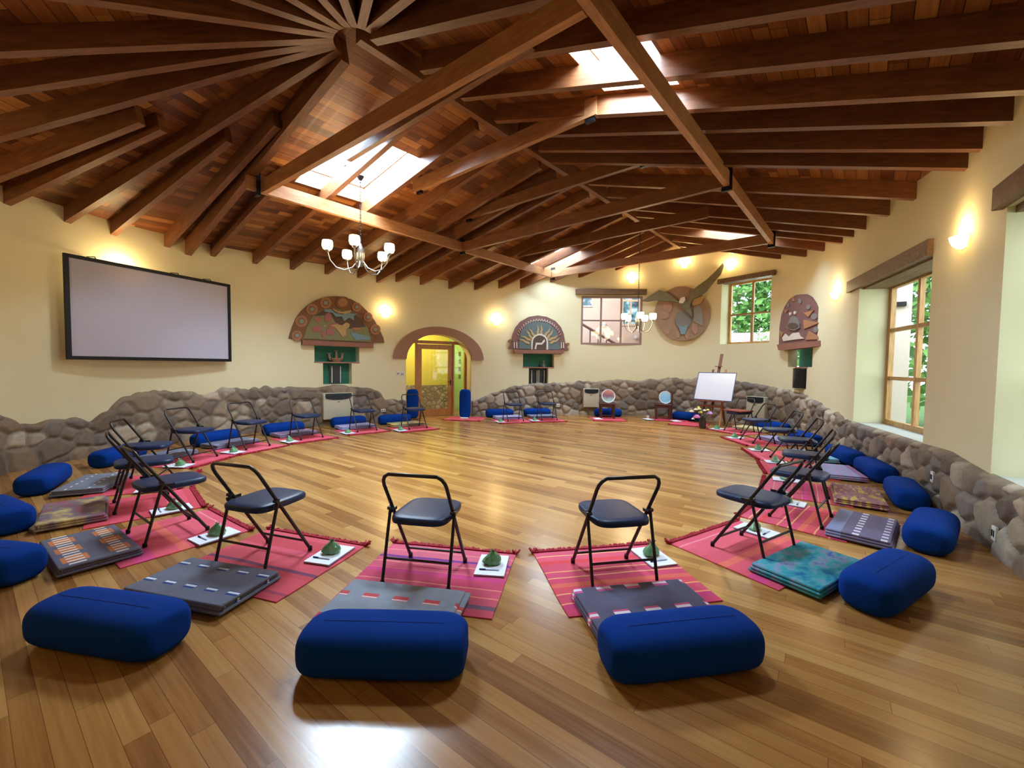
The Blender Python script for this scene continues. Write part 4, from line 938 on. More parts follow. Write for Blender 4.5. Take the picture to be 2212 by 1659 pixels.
# ---------------------------------------------------------------- folding chairs
def make_chair():
    r = thing('folding_chair', 'x', 'chair', group='folding chairs set round the hall')
    fp = [(-0.215, 0.44, 0.012)] + [(-0.215, 0.44 + (-0.04 - 0.44) * f, 0.012 + 0.70 * f / 0.9) for f in (0.5, 0.9)]
    L = Vector((-0.222, -0.035, 0.725)); Rr = Vector((0.222, -0.035, 0.725)); top = 0.785
    pts = [Vector((-0.222, 0.44, 0.015)), Vector((-0.222, 0.002, 0.70)), Vector((-0.216, -0.018, 0.735)), Vector((-0.20, -0.034, 0.765)), Vector((-0.17, -0.042, top))]
    pts += [Vector((-p.x, p.y, p.z)) for p in reversed(pts)]
    mb = MB(); mb.tube(pts, 0.0125, 10); obj('back_frame', mb, M_chair, r, 60)
    for sx in (-1, 1):
        mb = MB(); mb.tube([(sx * 0.236, 0.0, 0.015), (sx * 0.236, 0.125, 0.50), (sx * 0.236, 0.13, 0.515)], 0.0115, 8); obj('leg', mb, M_chair, r, 60)
        mb = MB(); mb.box((sx * 0.229, 0.148, 0.475), (0.008, 0.12, 0.022)); mb.tube([(sx * 0.210, 0.115, 0.50), (sx * 0.250, 0.115, 0.50)], 0.014, 8); obj('hinge', mb, M_chair, r, 30)
        for y, x in ((0.0, 0.236), (0.44, 0.222)):
            mb = MB(); mb.lathe([(0.0, 0.0), (0.0165, 0.0), (0.0165, 0.03), (0.012, 0.034)], 10, Matrix.Translation((sx * x, y, 0))); obj('foot_cap', mb, M_metal, r)
    mb = MB(); mb.tube([(-0.222, 0.385, 0.10), (0.222, 0.385, 0.10)], 0.009, 8); obj('stretcher', mb, M_chair, r)
    mb = MB(); mb.tube([(-0.236, 0.045, 0.175), (0.236, 0.045, 0.175)], 0.009, 8); obj('stretcher', mb, M_chair, r)
    # seat: rounded pad, a little domed
    mb = MB(); N = 40; rows = []
    def outline(k):
        a = 2 * math.pi * k / N; c, s = math.cos(a), math.sin(a); e = 0.42
        return (math.copysign(abs(c) ** e, c) * 0.204, 0.24 + math.copysign(abs(s) ** e, s) * 0.235)
    prof = [(0.0, 0.422), (0.90, 0.422), (1.0, 0.432), (1.015, 0.450), (1.0, 0.466), (0.93, 0.476), (0.75, 0.480), (0.4, 0.482), (0.0, 0.483)]
    for f, z in prof:
        rows.append([len(mb.v) + k for k in range(N)])
        for k in range(N): x, y = outline(k); mb.v.append((x * f, 0.24 + (y - 0.24) * f, z))
    for i in range(len(prof) - 1):
        for k in range(N): mb.f.append((rows[i][k], rows[i][(k + 1) % N], rows[i + 1][(k + 1) % N], rows[i + 1][k]))
    obj('seat', mb, M_vinyl, r, 50)
    return r
# bolster: a plump rounded bar, axis along x
def make_bolster():
    r = thing('bolster', 'x', 'bolster', group='navy bolsters')
    mb = MB(); n, L, D, H = 40, 0.82, 0.32, 0.24
    secs = []
    for j in range(25):
        u = math.sin(math.pi / 2 * (-1 + 2 * j / 24)); x = u * L / 2
        e = max(0.0, (abs(u) - 0.68) / 0.32); k = 0.54 + 0.46 * math.sqrt(max(0.0, 1 - e * e))
        b = 1 + 0.03 * math.cos(u * math.pi / 2)
        ring = []
        for i in range(n):
            a = 2 * math.pi * i / n; c, s = math.cos(a), math.sin(a); p = 0.72
            ring.append((x * (1.0), math.copysign(abs(c) ** p, c) * D / 2 * k * b, H / 2 + math.copysign(abs(s) ** p, s) * H / 2 * (k if s > 0 else min(1, k + 0.12)) * b))
        secs.append(ring)
    for s_ in secs:
        for v in s_: mb.v.append((v[0], v[1], max(0.0, v[2])))
    for j in range(24):
        for i in range(n): mb.f.append((j * n + i, j * n + (i + 1) % n, (j + 1) * n + (i + 1) % n, (j + 1) * n + i))
    for j, sg in ((0, -1), (24, 1)):
        c0 = len(mb.v); mb.v.append((sg * (L / 2 + 0.012), 0, H * 0.48))
        for i in range(n): mb.f.append((j * n + i, j * n + (i + 1) % n, c0))
    obj('cover', mb, M_bol, r, 70)
    mb = MB(); mb.tube([(-0.30 + 0.05 * i, -0.02, H * 1.014 + 0.0006) for i in range(13)], 0.0012, 5); obj('seam', mb, simple('navy_seam', (8, 48, 118), 0.9), r)
    return r
def add_tag(b, sx):
    mb = MB(); mb.box((sx * 0.395, -0.03, 0.13), (0.02, 0.03, 0.045)); t_ = obj('care_tag', mb, M_tagm, b, 0); t_['label'] = 'small white care tag'

# rugs: folded woven cloth with a fringe along the inner edge (local +y)
RUGS = {
 'plain': [(0, (186, 48, 66)), (.07, (150, 44, 70)), (.10, (196, 52, 70)), (.30, (188, 44, 62)), (.36, (112, 52, 84)), (.40, (198, 56, 74)), (.62, (206, 62, 88)), (.70, (190, 44, 60)), (.9, (204, 64, 82))],
 'stripe': [(0, (188, 52, 74)), (.08, (104, 70, 92)), (.13, (186, 56, 80)), (.22, (214, 116, 96)), (.235, (196, 56, 88)), (.34, (222, 130, 110)), (.355, (190, 40, 84)), (.46, (198, 30, 112)), (.52, (214, 90, 96)), (.535, (196, 60, 92)), (.63, (220, 128, 112)), (.645, (198, 66, 100)), (.72, (116, 40, 128)), (.76, (206, 84, 110)), (.86, (224, 136, 120)), (.875, (206, 74, 104))],
 'bright': [(0, (196, 32, 84)), (.07, (188, 22, 96)), (.13, (226, 138, 92)), (.145, (198, 48, 84)), (.26, (232, 150, 96)), (.275, (206, 52, 72)), (.36, (214, 84, 62)), (.42, (200, 44, 88)), (.50, (232, 156, 100)), (.515, (202, 52, 92)), (.60, (230, 146, 96)), (.615, (208, 58, 88)), (.74, (214, 40, 50)), (.80, (212, 66, 96)), (.88, (232, 158, 110)), (.895, (206, 64, 96))],
 'rose': [(0, (198, 48, 84)), (.10, (204, 36, 112)), (.24, (212, 62, 86)), (.42, (220, 90, 72)), (.50, (206, 62, 86)), (.66, (214, 70, 92)), (.88, (226, 120, 140)), (.90, (210, 62, 88))],
 'red': [(0, (196, 44, 60)), (.2, (206, 52, 78)), (.45, (190, 40, 62)), (.7, (214, 62, 92)), (.9, (200, 46, 66))]}
M_fringe = simple('rug_fringe', (158, 30, 48), 0.95, 0, 0.25, 40, 0.3)
RW, RDp = 1.06, 0.88
def rug_mat(k):
    t = NT('rug_' + k); co = t.coord(); sp = t.n('ShaderNodeSeparateXYZ'); t.l(co, sp.inputs[0])
    f = t.math('ADD', t.math('DIVIDE', sp.outputs[1], RDp), 0.5); f = t.math('ADD', f, t.math('MULTIPLY', t.math('SUBTRACT', t.noise(co, 3, 2), 0.5), 0.02))
    c = t.ramp(f, [(p, lin(x)) for p, x in RUGS[k]], 'CONSTANT'); mo = t.noise(co, 5, 5, 0.7)
    hs = t.n('ShaderNodeHueSaturation'); t.l(c, hs.inputs['Color']); t.l(t.math('MULTIPLY_ADD', mo, 0.5, 0.75), hs.inputs['Value']); hs.inputs['Saturation'].default_value = 0.95
    t.set(hs.outputs[0], 0.92); wv = t.n('ShaderNodeTexWave', bands_direction='Y'); wv.inputs['Scale'].default_value = 60; t.l(co, wv.inputs['Vector']); t.bump(wv.outputs[1], 0.2, 0.003); return t.m
def make_rug(k, seed):
    r = thing('woven_rug', 'x', 'rug', group='red woven rugs set round the hall'); mat = rug_mat(k); rr = random.Random(seed)
    mb = MB(); nx, ny = 24, 20
    for top in (1, 0):
        for j in range(ny + 1):
            for i in range(nx + 1):
                x = (i / nx - .5) * RW; y = (j / ny - .5) * RDp
                x += noise.noise(Vector((y * 3, seed, 0))) * 0.012; y += noise.noise(Vector((x * 3, seed + 5, 0))) * 0.012
                edge = min(i, nx - i, j, ny - j)
                z = (0.012 + 0.004 * noise.noise(Vector((x * 4, y * 4, seed))) if edge else 0.008) if top else 0.0
                mb.v.append((x, y, max(z, 0.0)))
    K = (nx + 1) * (ny + 1)
    for j in range(ny):
        for i in range(nx):
            a = j * (nx + 1) + i; mb.f.append((a, a + 1, a + nx + 2, a + nx + 1)); mb.f.append((K + a, K + a + nx + 1, K + a + nx + 2, K + a + 1))
    bd = [j for j in range(nx + 1)] + [(q + 1) * (nx + 1) + nx for q in range(ny)] + [ny * (nx + 1) + nx - 1 - q for q in range(nx)] + [(ny - 1 - q) * (nx + 1) for q in range(ny - 1)]
    for a, b in zip(bd, bd[1:] + bd[:1]): mb.f.append((a, a + K, b + K, b))
    obj('cloth', mb, mat, r, 60)
    mb = MB()
    for i in range(80):
        x = (i / 79 - .5) * RW * 0.99; d = rr.uniform(-0.02, 0.02); h = rr.uniform(0.006, 0.02); l = rr.uniform(0.025, 0.05)
        mb.tube([(x, RDp / 2 - 0.01, 0.012), (x + d * .5, RDp / 2 + l * .5, h), (x + d, RDp / 2 + l, 0.004)], [0.009, 0.012, 0.005], 5)
    for sx in (-1, 1):
        for i in range(14):
            a = rr.uniform(0, 2 * math.pi); mb.tube([(sx * RW / 2, RDp / 2, 0.012), (sx * RW / 2 + 0.035 * math.cos(a), RDp / 2 + 0.02 + 0.03 * math.sin(a), 0.02 + 0.02 * rr.random())], [0.008, 0.004], 5)
    obj('fringe', mb, M_fringe, r, 60)
    return r
# folded blankets
BW, BD = 0.80, 0.47
def dash_mat(name, base, bands, edge=None):
    """bands: (centre y, half width, period, duty, colour)"""
    t = NT(name); co = t.coord(); sp = t.n('ShaderNodeSeparateXYZ'); t.l(co, sp.inputs[0]); X, Y = sp.outputs[0], sp.outputs[1]
    n_ = t.noise(co, 18, 4); col = t.mix(n_, tuple(v * 0.82 for v in lin(base)), tuple(min(1, v * 1.15) for v in lin(base)))
    for (y, hw, per, duty, c) in bands:
        my = t.math('LESS_THAN', t.math('ABSOLUTE', t.math('SUBTRACT', Y, y)), hw)
        if duty < 1: my = t.math('MULTIPLY', my, t.math('LESS_THAN', t.math('FRACT', t.math('ADD', t.math('DIVIDE', X, per), 10.2)), duty))
        col = t.mix(my, col, lin(c))
    t.set(col, 0.95); t.bump(t.noise(co, 120, 2), 0.3, 0.004); return t.m
def ikat_mat(name, cols, stretch=(3, 14, 1)):
    t = NT(name); f = t.noise(t.mapping(t.coord(), stretch), 1.0, 4, 0.6)
    t.set(t.ramp(f, [(0.30 + 0.4 * i / (len(cols) - 1), lin(c)) for i, c in enumerate(cols)]), 0.95); return t.m
GREY = (112, 112, 128)
BL = {
 'F1': dash_mat('blanket_whiteblue', (104, 106, 124), [(.13, .022, .17, .5, (30, 62, 130)), (.136, .009, .17, .5, (214, 218, 226)), (-.10, .022, .17, .5, (30, 62, 130)), (-.094, .009, .17, .5, (214, 218, 226))]),
 'F2': dash_mat('blanket_reddash', (140, 146, 160), [(.04, .025, .2, .5, (196, 72, 80)), (.025, .006, .2, .5, (222, 200, 200)), (-.2, .025, .2, .5, (196, 72, 80))]),
 'F3': dash_mat('blanket_pinkbars', (92, 88, 112), [(.195, .034, .2, .5, (206, 84, 150)), (.197, .012, .2, .5, (226, 216, 224)), (-.08, .03, .2, .5, (206, 84, 120)), (-.08, .012, .2, .5, (226, 216, 224))]),
 'F4': ikat_mat('blanket_teal', [(20, 60, 150), (22, 120, 150), (60, 150, 160), (128, 136, 170), (40, 90, 170)], (5, 9, 1)),
 'R1': dash_mat('blanket_mauve', (108, 98, 128), [(.02, .024, .09, .45, (214, 208, 222)), (-.17, .022, .09, .45, (206, 196, 214)), (.18, .06, 1, 1, (128, 132, 168))]),
 'R2': ikat_mat('blanket_yellow', [(204, 176, 70), (186, 158, 84), (150, 104, 112), (140, 88, 110), (206, 180, 84), (120, 108, 120)], (3, 10, 1)),
 'R3': dash_mat('blanket_lilac', (150, 150, 192), [(.22, .012, 1, 1, (220, 170, 200)), (.07, .006, 1, 1, (212, 130, 170)), (-.06, .006, 1, 1, (206, 120, 160)), (-.2, .05, 1, 1, (150, 110, 150))]),
 'R4': dash_mat('blanket_paleblue', (130, 188, 214), [(.1, .02, .2, .6, (210, 226, 236))]),
 'R5': dash_mat('blanket_greylilac', (150, 140, 176), [(0, .02, .2, .5, (200, 192, 214))]),
 'R6': dash_mat('blanket_cream', (206, 190, 140), [(0, .03, .2, .5, (226, 220, 190))]),
 'L1': dash_mat('blanket_orangebars', (96, 94, 112), [(-.12, .07, .24, .55, (196, 116, 70)), (-.12, .045, .06, .4, (226, 214, 204)), (.12, .06, .24, .55, (190, 112, 70)), (.12, .035, .06, .4, (220, 206, 196))]),
 'L2': ikat_mat('blanket_pinkgold', [(150, 66, 92), (146, 88, 100), (118, 104, 116), (176, 150, 104), (206, 186, 128)], (4, 5, 1)),
 'L3': dash_mat('blanket_flecks', (120, 124, 140), [(.10, .01, .12, .35, (226, 230, 236)), (-.10, .01, .12, .35, (226, 230, 236))]),
 'G': dash_mat('blanket_grey', (124, 126, 150), [(.12, .012, .16, .5, (206, 206, 226))]),
 'P': dash_mat('blanket_greypink', (128, 112, 140), [(-.1, .03, .3, .4, (226, 130, 176))]),
 'Y': dash_mat('blanket_yellowedge', (150, 142, 108), [(.1, .1, .3, .6, (204, 184, 104))]),
 'W': dash_mat('blanket_palelilac', (158, 156, 200), [(.1, .02, .3, .6, (206, 204, 230))])}
def make_blanket(k, seed):
    r = thing('folded_blanket', 'x', 'blanket', group='folded blankets by the bolsters'); rr = random.Random(seed)
    for i, (z, dx_, dy_) in enumerate(((0.011, 0.0, 0.0), (0.033, rr.uniform(-.012, .012), rr.uniform(-.01, .01)), (0.055, rr.uniform(-.015, .015), rr.uniform(-.012, .012)))):
        mb = MB(); mb.rbox((dx_, dy_, z), (BW - 0.01 * i, BD - 0.012 * i, 0.0215), 0.0106, n=3)
        b_ = len(mb.v)
        obj('fold', mb, BL[k], r, 60)
    mb = MB(); mb.tube([(BW / 2 - 0.012, -BD / 2 + 0.03, 0.022), (BW / 2 + 0.003, -BD / 2 + 0.03, 0.044), (BW / 2 - 0.012, -BD / 2 + 0.03, 0.066)], 0.004, 5); obj('edge_roll', mb, BL[k], r)
    return r
def make_pad():
    r = thing('notepad', 'x', 'notepad', group='white notepads on the rugs')
    mb = MB(); mb.box((0, 0, 0.003), (0.222, 0.322, 0.006)); obj('backing', mb, simple('pad_backing', (150, 150, 190), 0.7), r, 0)
    mb = MB(); mb.box((0, 0, 0.0085), (0.22, 0.32, 0.005)); obj('sheets', mb, M_paper, r, 0); return r
def make_pack():
    r = thing('green_packet', 'x', 'packet', group='green wrapped packets on the notepads'); rr = random.Random(3)
    mb = MB(); prof = [(0.0, 0.0), (0.055, 0.002), (0.066, 0.02), (0.058, 0.045), (0.036, 0.07), (0.016, 0.085), (0.012, 0.092)]; mb.lathe(prof, 12)
    for i, v in enumerate(mb.v): f = 1 + 0.22 * noise.noise(Vector(v) * 22); mb.v[i] = (v[0] * f * 1.15, v[1] * f * 0.85, max(0, v[2] * (1 + 0.1 * noise.noise(Vector(v) * 30))))
    obj('wrap', mb, M_green, r, 25)
    mb = MB()
    for i in range(7): a = 2 * math.pi * i / 7; mb.add([(0.01 * math.cos(a), 0.01 * math.sin(a), 0.088), (0.022 * math.cos(a - .4), 0.022 * math.sin(a - .4), 0.104), (0.026 * math.cos(a + .3), 0.026 * math.sin(a + .3), 0.100)], [(0, 1, 2)])
    mb.lathe([(0.013, 0.084), (0.016, 0.089), (0.012, 0.094)], 10); obj('twist', mb, M_green, r, 0); return r
def make_pen():
    r = thing('pen', 'x', 'pen', group='blue pens on the notepads')
    mb = MB(); mb.tube([(-0.07, 0, 0.005), (0.03, 0, 0.005)], 0.0045, 8); obj('barrel', mb, M_penw, r)
    mb = MB(); mb.tube([(0.028, 0, 0.005), (0.075, 0, 0.005)], 0.0056, 8); obj('cap', mb, M_penb, r); return r
CH, BO, PD, PK, PN = make_chair(), make_bolster(), make_pad(), make_pack(), make_pen()
USED = set()
def inst(proto, x, y, z, a, label):
    rz = math.radians(a)
    if proto.name in USED: return dup(proto, (x, y, z), rz, label)
    USED.add(proto.name); proto.location = (x, y, z); proto.rotation_euler = (0, 0, rz); proto['label'] = label; return proto
RG, BK = {}, {}
def rug(k, x, y, a, label):
    if k not in RG: RG[k] = make_rug(k, len(RG) + 1)
    return inst(RG[k], x, y, 0, a, label)
def blanket(k, x, y, a, label, z=0.0175):
    if k not in BK: BK[k] = make_blanket(k, len(BK) + 1)
    return inst(BK[k], x, y, z, a, label)
# seat name, chair rear feet x, y, facing, blanket, rug, phrase for the blanket, bolster (x, y, angle), pen?
D = 'the %s'
SEATS = [
 ('F1', -1.97, 2.97, 72, 'F1', 'plain', 'grey blanket with white and blue dashes', (-2.17, 2.20, -10.5), 1),
 ('F2', -0.64, 2.75, 80, 'F2', 'stripe', 'pale grey blanket with red dashes', (-0.61, 2.14, -1), 1),
 ('F3', 0.79, 2.77, 101, 'F3', 'bright', 'slate blanket with pink and white bars', (0.86, 2.20, 10), 1),
 ('F4', 2.15, 3.24, 122, 'F4', 'rose', 'teal and blue mottled blanket', (2.56, 2.76, 31), 1),
 ('R1', 3.13, 4.06, 134, 'R1', 'bright', 'mauve grey blanket with rows of white dashes', (3.76, 3.66, 40), 1),
 ('R2', 3.86, 5.02, 146, 'R2', 'stripe', 'mustard and mauve mottled blanket', (4.58, 4.78, 55), 0),
 ('R3', 4.51, 6.12, 156, 'R3', 'red', 'lilac blanket with thin pink lines', (5.2, 5.9, 66), 0),
 ('R4', 4.92, 7.18, 166, 'R4', 'rose', 'pale blue blanket', (5.5, 6.9, 74), 0),
 ('R5', 5.33, 8.62, 182, 'R5', 'red', 'grey lilac blanket below the narrow relief', (6.05, 8.55, 84), 0),
 ('R6', 5.70, 10.12, 205, 'R6', 'rose', 'cream blanket near the easel', (6.4, 10.2, 110), 0),
 ('L1', -3.17, 3.47, 55, 'L1', 'rose', 'slate blanket with orange and white bars', (-3.72, 2.86, -8), 1),
 ('L2', -4.07, 4.22, 44, 'L2', 'red', 'rose and gold mottled blanket', (-4.70, 3.76, -26), 1),
 ('L3', -4.80, 5.10, 25, 'L3', 'red', 'grey blanket flecked with white', (-5.58, 4.93, -57), 0),
 ('L4', -5.20, 6.48, -6, 'G', 'red', 'plain grey blanket nearest the screen', (-5.93, 6.25, 98), 1),
 ('L5', -4.91, 7.52, -22, 'G', 'rose', 'grey blanket fourth left of the doorway', (-5.55, 7.78, 70), 0),
 ('L6', -4.36, 8.59, -37, 'P', 'red', 'grey blanket with pink patches', (-4.95, 9.0, 54), 0),
 ('L7', -3.54, 9.66, -48, 'W', 'rose', 'pale lilac blanket before the flower relief', (-4.0, 10.18, 43), 0),
 ('L8', -2.47, 10.12, -52, 'Y', 'red', 'yellowish blanket beside the doorway', (-3.02, 10.72, 38), 0),
 ('B1', -0.02, 11.72, -72, 'W', 'rose', 'pale lilac blanket left of the far pair', (-0.36, 12.36, 14), 0),
 ('B2', 0.96, 12.03, -76, 'G', 'red', 'grey blanket right of the far pair', (0.78, 12.68, 10), 0)]
M_redcloth = simple('red_cloth', (134, 66, 52), 0.95, 0, 0.25, 20, 0.3)
ROT = {'F1': 4, 'F2': 0, 'F3': 0, 'F4': 0}
for nm, x, y, h, bk, rk, ph, (bx, by, ba), pen in SEATS:
    f = Vector((math.cos(math.radians(h)), math.sin(math.radians(h)))); r = Vector((f.y, -f.x)); a = h - 90
    def loc(dx_, dy_): p = Vector((x, y)) + r * dx_ + f * dy_; return p.x, p.y
    far = nm[0] in 'B' or nm in ('L8', 'L7')
    ru = rug(rk, *loc(0.05, 0.23), a, 'red woven rug under the ' + ph)
    if nm[0] in 'LRB': ru.scale = (0.88, 1, 1)
    ch = inst(CH, x, y, 0.016, a, 'black folding chair by the ' + ph)
    blanket(bk, *loc(0.0, {'F3': -0.26, 'F1': -0.25, 'F4': -0.19}.get(nm, -0.28)), a + ROT.get(nm, 0), ph.replace('blanket', 'folded blanket', 1) + (' between chair and bolster' if len(ph.split()) < 8 else ''))
    q_ = (bx - x) * f.x + (by - y) * f.y
    if q_ > -0.685 and nm not in ('F1', 'F4'): bx += f.x * (-0.685 - q_); by += f.y * (-0.685 - q_)
    b = inst(BO, bx, by, 0.0, ba, 'navy bolster behind the ' + ph)
    if nm in ('F1', 'L1', 'F2', 'L2'): add_tag(b, 1)
    px_, py_ = loc(0.44, 0.42); inst(PD, px_, py_, 0.0165, a + 4, 'white notepad near the ' + ph)
    qx, qy = loc(0.44, 0.44); inst(PK, qx, qy, 0.028, a + 20, 'green packet on the notepad near the ' + ph)
    if pen: qx, qy = loc(0.44, 0.33); inst(PN, qx, qy, 0.028, a + 185, 'blue pen on the notepad near the ' + ph)
    if nm == 'R6':
        mb = MB(); N = 30
        mb.rbox((0, 0.26, 0.0), (0.47, 0.46, 0.035), 0.015)
        o = obj('seat_cloth', mb, M_redcloth, None, 60); o.location = (x, y, 0.016 + 0.483 + 0.018); o.rotation_euler = (0, 0, math.radians(a)); tag(o, 'folded reddish cloth lying on the chair seat beside the easel', 'cloth')

# ---------------------------------------------------------------- easel, vase, small tables, spare bolsters
M_easel = wood('easel_wood', (96, 46, 34), (130, 70, 50), (25, 25, 4), 0.45); M_leg = wood('easel_leg_wood', (150, 96, 58), (178, 122, 78), (25, 25, 4), 0.45)
def aim(loc, a): return Matrix.Translation(loc) @ Matrix.Rotation(math.radians(a), 4, 'Z')
EM = aim((5.40, 11.12, 0), math.degrees(math.atan2(-0.8, 0.6)))          # x along the board, -y towards the room
ez = thing('easel', 'reddish wooden studio easel carrying the whiteboard in front of the stone wall', 'easel', M=EM)
tl = 0.30                                                           # lean of the mast per metre
def E_(x, z, o=0.0): return (x, 0.02 + (z - 1.04) * tl + o, z)
mb = MB(); mb.beam(E_(0, 0.22, 0.06), E_(0, 1.92, 0.06), 0.07, 0.03, up=(0, 1, 0)); obj('mast', mb, M_easel, ez, 0)
for x in (-0.17, 0.17): mb = MB(); mb.beam(E_(x * 1.6, 0.0, 0.09), E_(x, 1.50, 0.09), 0.045, 0.03, up=(0, 1, 0)); obj('leg', mb, M_leg if x > 0 else M_easel, ez, 0)
mb = MB(); mb.beam((0, 0.28, 1.25), (0, 0.62, 0.0), 0.045, 0.03, up=(0, 1, 0)); obj('leg', mb, M_easel, ez, 0)
mb = MB(); mb.beam(E_(-0.36, 0.645, -0.035), E_(0.36, 0.645, -0.035), 0.10, 0.03); obj('tray', mb, M_easel, ez, 0)
mb = MB(); mb.beam(E_(-0.3, 0.50, 0.03), E_(0.3, 0.50, 0.03), 0.05, 0.05); obj('crossbar', mb, M_easel, ez, 0)
mb = MB(); mb.beam(E_(-0.09, 1.57, 0.02), E_(0.09, 1.57, 0.02), 0.05, 0.02); obj('top_clamp', mb, M_easel, ez, 0)
wb = thing('whiteboard', 'blank whiteboard resting on the reddish wooden easel', 'whiteboard', M=EM)
h0, h1 = 0.683, 1.41
def bq(o): return [E_(-0.51, h0, o), E_(0.51, h0, o), E_(0.51, h1, o), E_(-0.51, h1, o)]
mb = MB(); a_, b_ = bq(0.0), bq(0.018); mb.add(a_ + b_, [(0, 1, 2, 3), (7, 6, 5, 4), (0, 4, 5, 1), (1, 5, 6, 2), (2, 6, 7, 3), (3, 7, 4, 0)]); obj('board', mb, simple('whiteboard_white', (224, 226, 236), 0.25, 0, 0.01), wb, 0)
mb = MB(); q_ = bq(0.002)
for i in range(4): mb.tube([q_[i], q_[(i + 1) % 4]], 0.011, 6)
obj('rim', mb, simple('whiteboard_rim', (96, 110, 150), 0.4, 0.3), wb)
VL = (4.86, 10.55, 0.0)
va = thing('flower_vase', 'dark vase of pink, yellow and cream flowers on the floor before the easel', 'flower vase', VL)
mb = MB(); mb.lathe([(0.0, 0.0), (0.07, 0.0), (0.085, 0.06), (0.085, 0.16), (0.065, 0.24), (0.07, 0.27), (0.06, 0.27), (0.055, 0.24), (0.0, 0.2)], 18); obj('vase', mb, simple('vase_brown', (62, 52, 40), 0.4), va)
FC = {'p': simple('petal_pink', (216, 128, 190), 0.8, 0, 0.2, 30), 'l': simple('petal_lilac', (202, 162, 222), 0.8, 0, 0.2, 30), 'y': simple('petal_yellow', (232, 214, 96), 0.8, 0, 0.2, 30), 'c': simple('petal_cream', (228, 206, 164), 0.8, 0, 0.2, 30), 'w': simple('petal_white', (236, 228, 216), 0.8, 0, 0.1, 30)}
M_stem = simple('stem_green', (58, 84, 44), 0.7)
rf = random.Random(11)
def bloom(x, y, z, r_, k):
    mb = MB()
    for ring, (n_, rr_, dz_) in enumerate(((9, 1.0, 0.0), (8, 0.72, 0.28), (6, 0.42, 0.45))):
        for i in range(n_):
            a = 2 * math.pi * (i + 0.5 * ring) / n_; c_, s_ = math.cos(a), math.sin(a)
            mb.sphere((x + c_ * r_ * rr_ * .62, y + s_ * r_ * rr_ * .62, z + r_ * dz_), r_ * 0.40, 8, 6, sc=(1, 1, 0.7))
    o = obj('bloom', mb, FC[k], va); mb = MB(); mb.tube([(0, 0, 0.2), (x * .5, y * .5, z * .72), (x, y, z)], 0.006, 5); st_ = obj('stem', mb, M_stem, va); return o
for px, py, r_, k in ((1505, 901, 0.085, 'p'), (1533, 893, 0.07, 'l'), (1513, 891, 0.05, 'y'), (1503, 885, 0.05, 'c'), (1494, 889, 0.055, 'c'), (1510, 884, 0.05, 'c'), (1522, 887, 0.04, 'w'), (1529, 886, 0.04, 'y'), (1497, 905, 0.04, 'w'), (1509, 880, 0.035, 'y')):
    q = at_d(px, py, VL[1] - 0.12 + rf.uniform(-.05, .05)); bloom(q.x - VL[0], q.y - VL[1], q.z, r_, k)
mb = MB()
for i in range(46):
    a = rf.uniform(0, 2 * math.pi); p = Vector((math.cos(a) * rf.uniform(.02, .2), math.sin(a) * rf.uniform(.02, .2), rf.uniform(.26, .5))); d = Vector((math.cos(a), math.sin(a), .5)) * 0.07; n_ = Vector((-math.sin(a), math.cos(a), 0)) * 0.02
    mb.add([p, p + d * .5 + n_, p + d, p + d * .5 - n_], [(0, 1, 2, 3)])
obj('leaves', mb, M_stem, va, 0)
M_dkwood = wood('stool_wood', (62, 30, 26), (88, 46, 38), (25, 25, 4), 0.4)
def stool(px, py, label, back=False):
    p = G(px, py); r = thing('small_table', label, 'small table', (p.x, p.y + 0.2, 0), math.radians(-6 if not back else -18)); w, h = 0.44, 0.46
    mb = MB(); mb.rbox((0, 0, h - 0.02), (w + 0.04, w, 0.035), 0.012); obj('table_top', mb, M_dkwood, r)
    mb = MB(); mb.box((0, 0, h - 0.075), (w - 0.06, w - 0.06, 0.075)); obj('apron', mb, M_dkwood, r, 0)
    for x in (-1, 1):
        for y in (-1, 1):
            mb = MB(); T = Matrix.Translation((x * (w / 2 - 0.035), y * (w / 2 - 0.035), 0)); mb.lathe([(0, 0), (0.026, 0), (0.032, 0.04), (0.02, 0.08), (0.03, 0.14), (0.034, 0.24), (0.022, 0.30), (0.03, 0.33), (0.03, h - 0.05), (0, h - 0.05)], 10, T); obj('leg', mb, M_dkwood, r)
    mb = MB(); mb.box((0, -(w / 2 - 0.035), 0.10), (w - 0.1, 0.022, 0.03)); obj('rail', mb, M_dkwood, r, 0)
    if back:
        mb = MB(); mb.box((w / 2 + 0.03, 0.0, 0.40), (0.05, 0.05, 0.80)); obj('side_post', mb, M_dkwood, r, 0)
    return r, h
M_rim = simple('plate_rim', (226, 222, 232), 0.3, 0, 0.02)
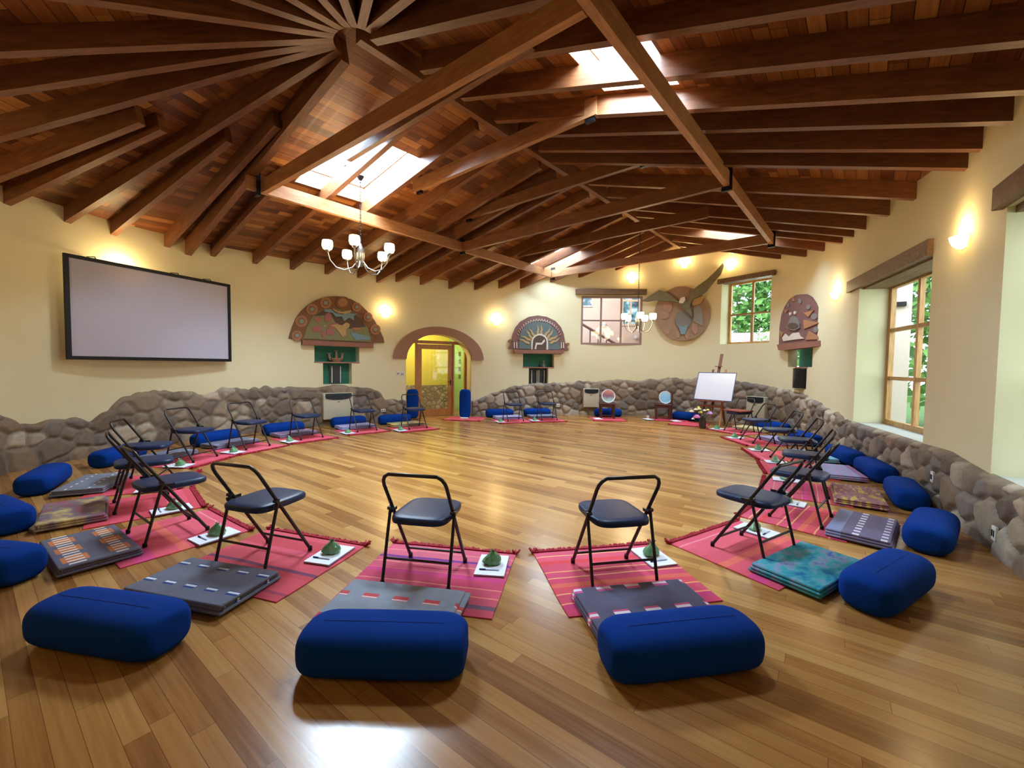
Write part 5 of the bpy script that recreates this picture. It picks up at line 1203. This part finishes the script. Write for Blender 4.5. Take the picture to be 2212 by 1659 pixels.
def disc(px, py, d, r_, label, cols, tilt):
    q = at_d(px, py, d); o = thing('round_plate', label, 'plate', M=aim(q, 0) @ Matrix.Rotation(math.radians(tilt), 4, 'X'))
    T = Matrix.Rotation(math.pi / 2, 4, 'X'); mb = MB(); mb.lathe([(0.0, -0.012), (r_ * .84, -0.012), (r_ * .9, 0.0), (r_, 0.004), (r_, 0.016), (r_ * .88, 0.012), (r_ * .84, 0.0)], 36, T); obj('rim', mb, M_rim, o)
    t = NT('plate_face'); sp = t.n('ShaderNodeSeparateXYZ'); co = t.coord(); t.l(co, sp.inputs[0]); f = t.math('ADD', t.math('DIVIDE', sp.outputs[2], 2 * r_), 0.5); f = t.math('ADD', f, t.math('MULTIPLY', t.math('SUBTRACT', t.noise(co, 9, 3), .5), .5))
    t.set(t.ramp(f, [(i / (len(cols) - 1), lin(c)) for i, c in enumerate(cols)]), 0.12); mb = MB(); mb.lathe([(0.0, 0.004), (r_ * .86, 0.004), (r_ * .86, 0.0), (0.0, 0.0)], 36, T); obj('face', mb, t.m, o)
    mb = MB(); mb.tube([(0, 0.02, r_ * .6), (0, 0.12, -r_ + .01)], 0.008, 6); obj('stand', mb, M_dkwood, o)
    return o
r, h = stool(1314, 905, 'dark wooden stool table holding the pink-tinted round plate'); d_ = r.location.y - 0.02
disc(1314, 855.5, d_, 0.205, 'round white-rimmed plate with a pink and green face on the dark stool table', [(150, 200, 180), (150, 190, 190), (130, 100, 120), (190, 120, 110), (220, 170, 150)], -12)
r, h = stool(1436, 907, 'dark wooden stool table holding the pale blue round plate', True); d_ = r.location.y - 0.02
disc(1437, 858.5, d_, 0.19, 'round white-rimmed plate with a pale blue face on the second dark table', [(150, 200, 214), (130, 190, 226), (150, 205, 232), (176, 214, 236)], -12)
for x, y, a, lb in ((2.98, 12.87, 0, 'navy bolster on the floor behind the table with the pink-tinted plate'), (5.14, 12.12, -40, 'navy bolster on the floor behind the table with the pale blue plate')): dup(BO, (x, y, 0), math.radians(a), lb)
for px, py, back, lb in ((886, 906, 0.12, 'navy bolster standing upright on the left of the arched doorway'), (1002, 905, 0.12, 'navy bolster standing upright on the right of the arched doorway')):
    p = G(px, py); o = dup(BO, (p.x, p.y + 0.16, 0.415), 0, lb); o.rotation_euler = (0, math.pi / 2, math.radians(90))
    o.scale = (1, 1, 1)
for k, px, py, a, lb in (('red', 1316, 908, 178, 'red woven rug in front of the table with the pink-tinted plate'), ('red', 1455, 909, 165, 'red woven rug in front of the table with the pale blue plate'), ('red', 1498, 919, 150, 'red woven rug under the flower vase'), ('rose', 1003, 907, 170, 'red woven rug at the foot of the bolster on the right of the doorway')):
    p = G(px, py); o = rug(k, p.x, p.y + 0.25, a, lb)
for px, py, a, lb in ((1291, 906, 10, 'white notepad near the table with the pink-tinted plate'), (1400, 907, 10, 'white notepad with a small cup left of the pale blue plate'), (1460, 911, 5, 'white papers in front of the table with the pale blue plate'), (1003, 904, 10, 'white notepad at the foot of the upright bolster right of the doorway')):
    p = G(px, py); dup(PD, (p.x, p.y, 0.0175), math.radians(a), lb)
p = G(1400, 905); cu = thing('white_cup', 'tiny white cup standing on the notepad left of the pale blue plate', 'cup', (p.x, p.y + 0.03, 0.029)); mb = MB(); mb.lathe([(0.0, 0.0), (0.035, 0.0), (0.045, 0.07), (0.04, 0.07), (0.032, 0.006), (0.0, 0.006)], 14); obj('body', mb, M_paper, cu)
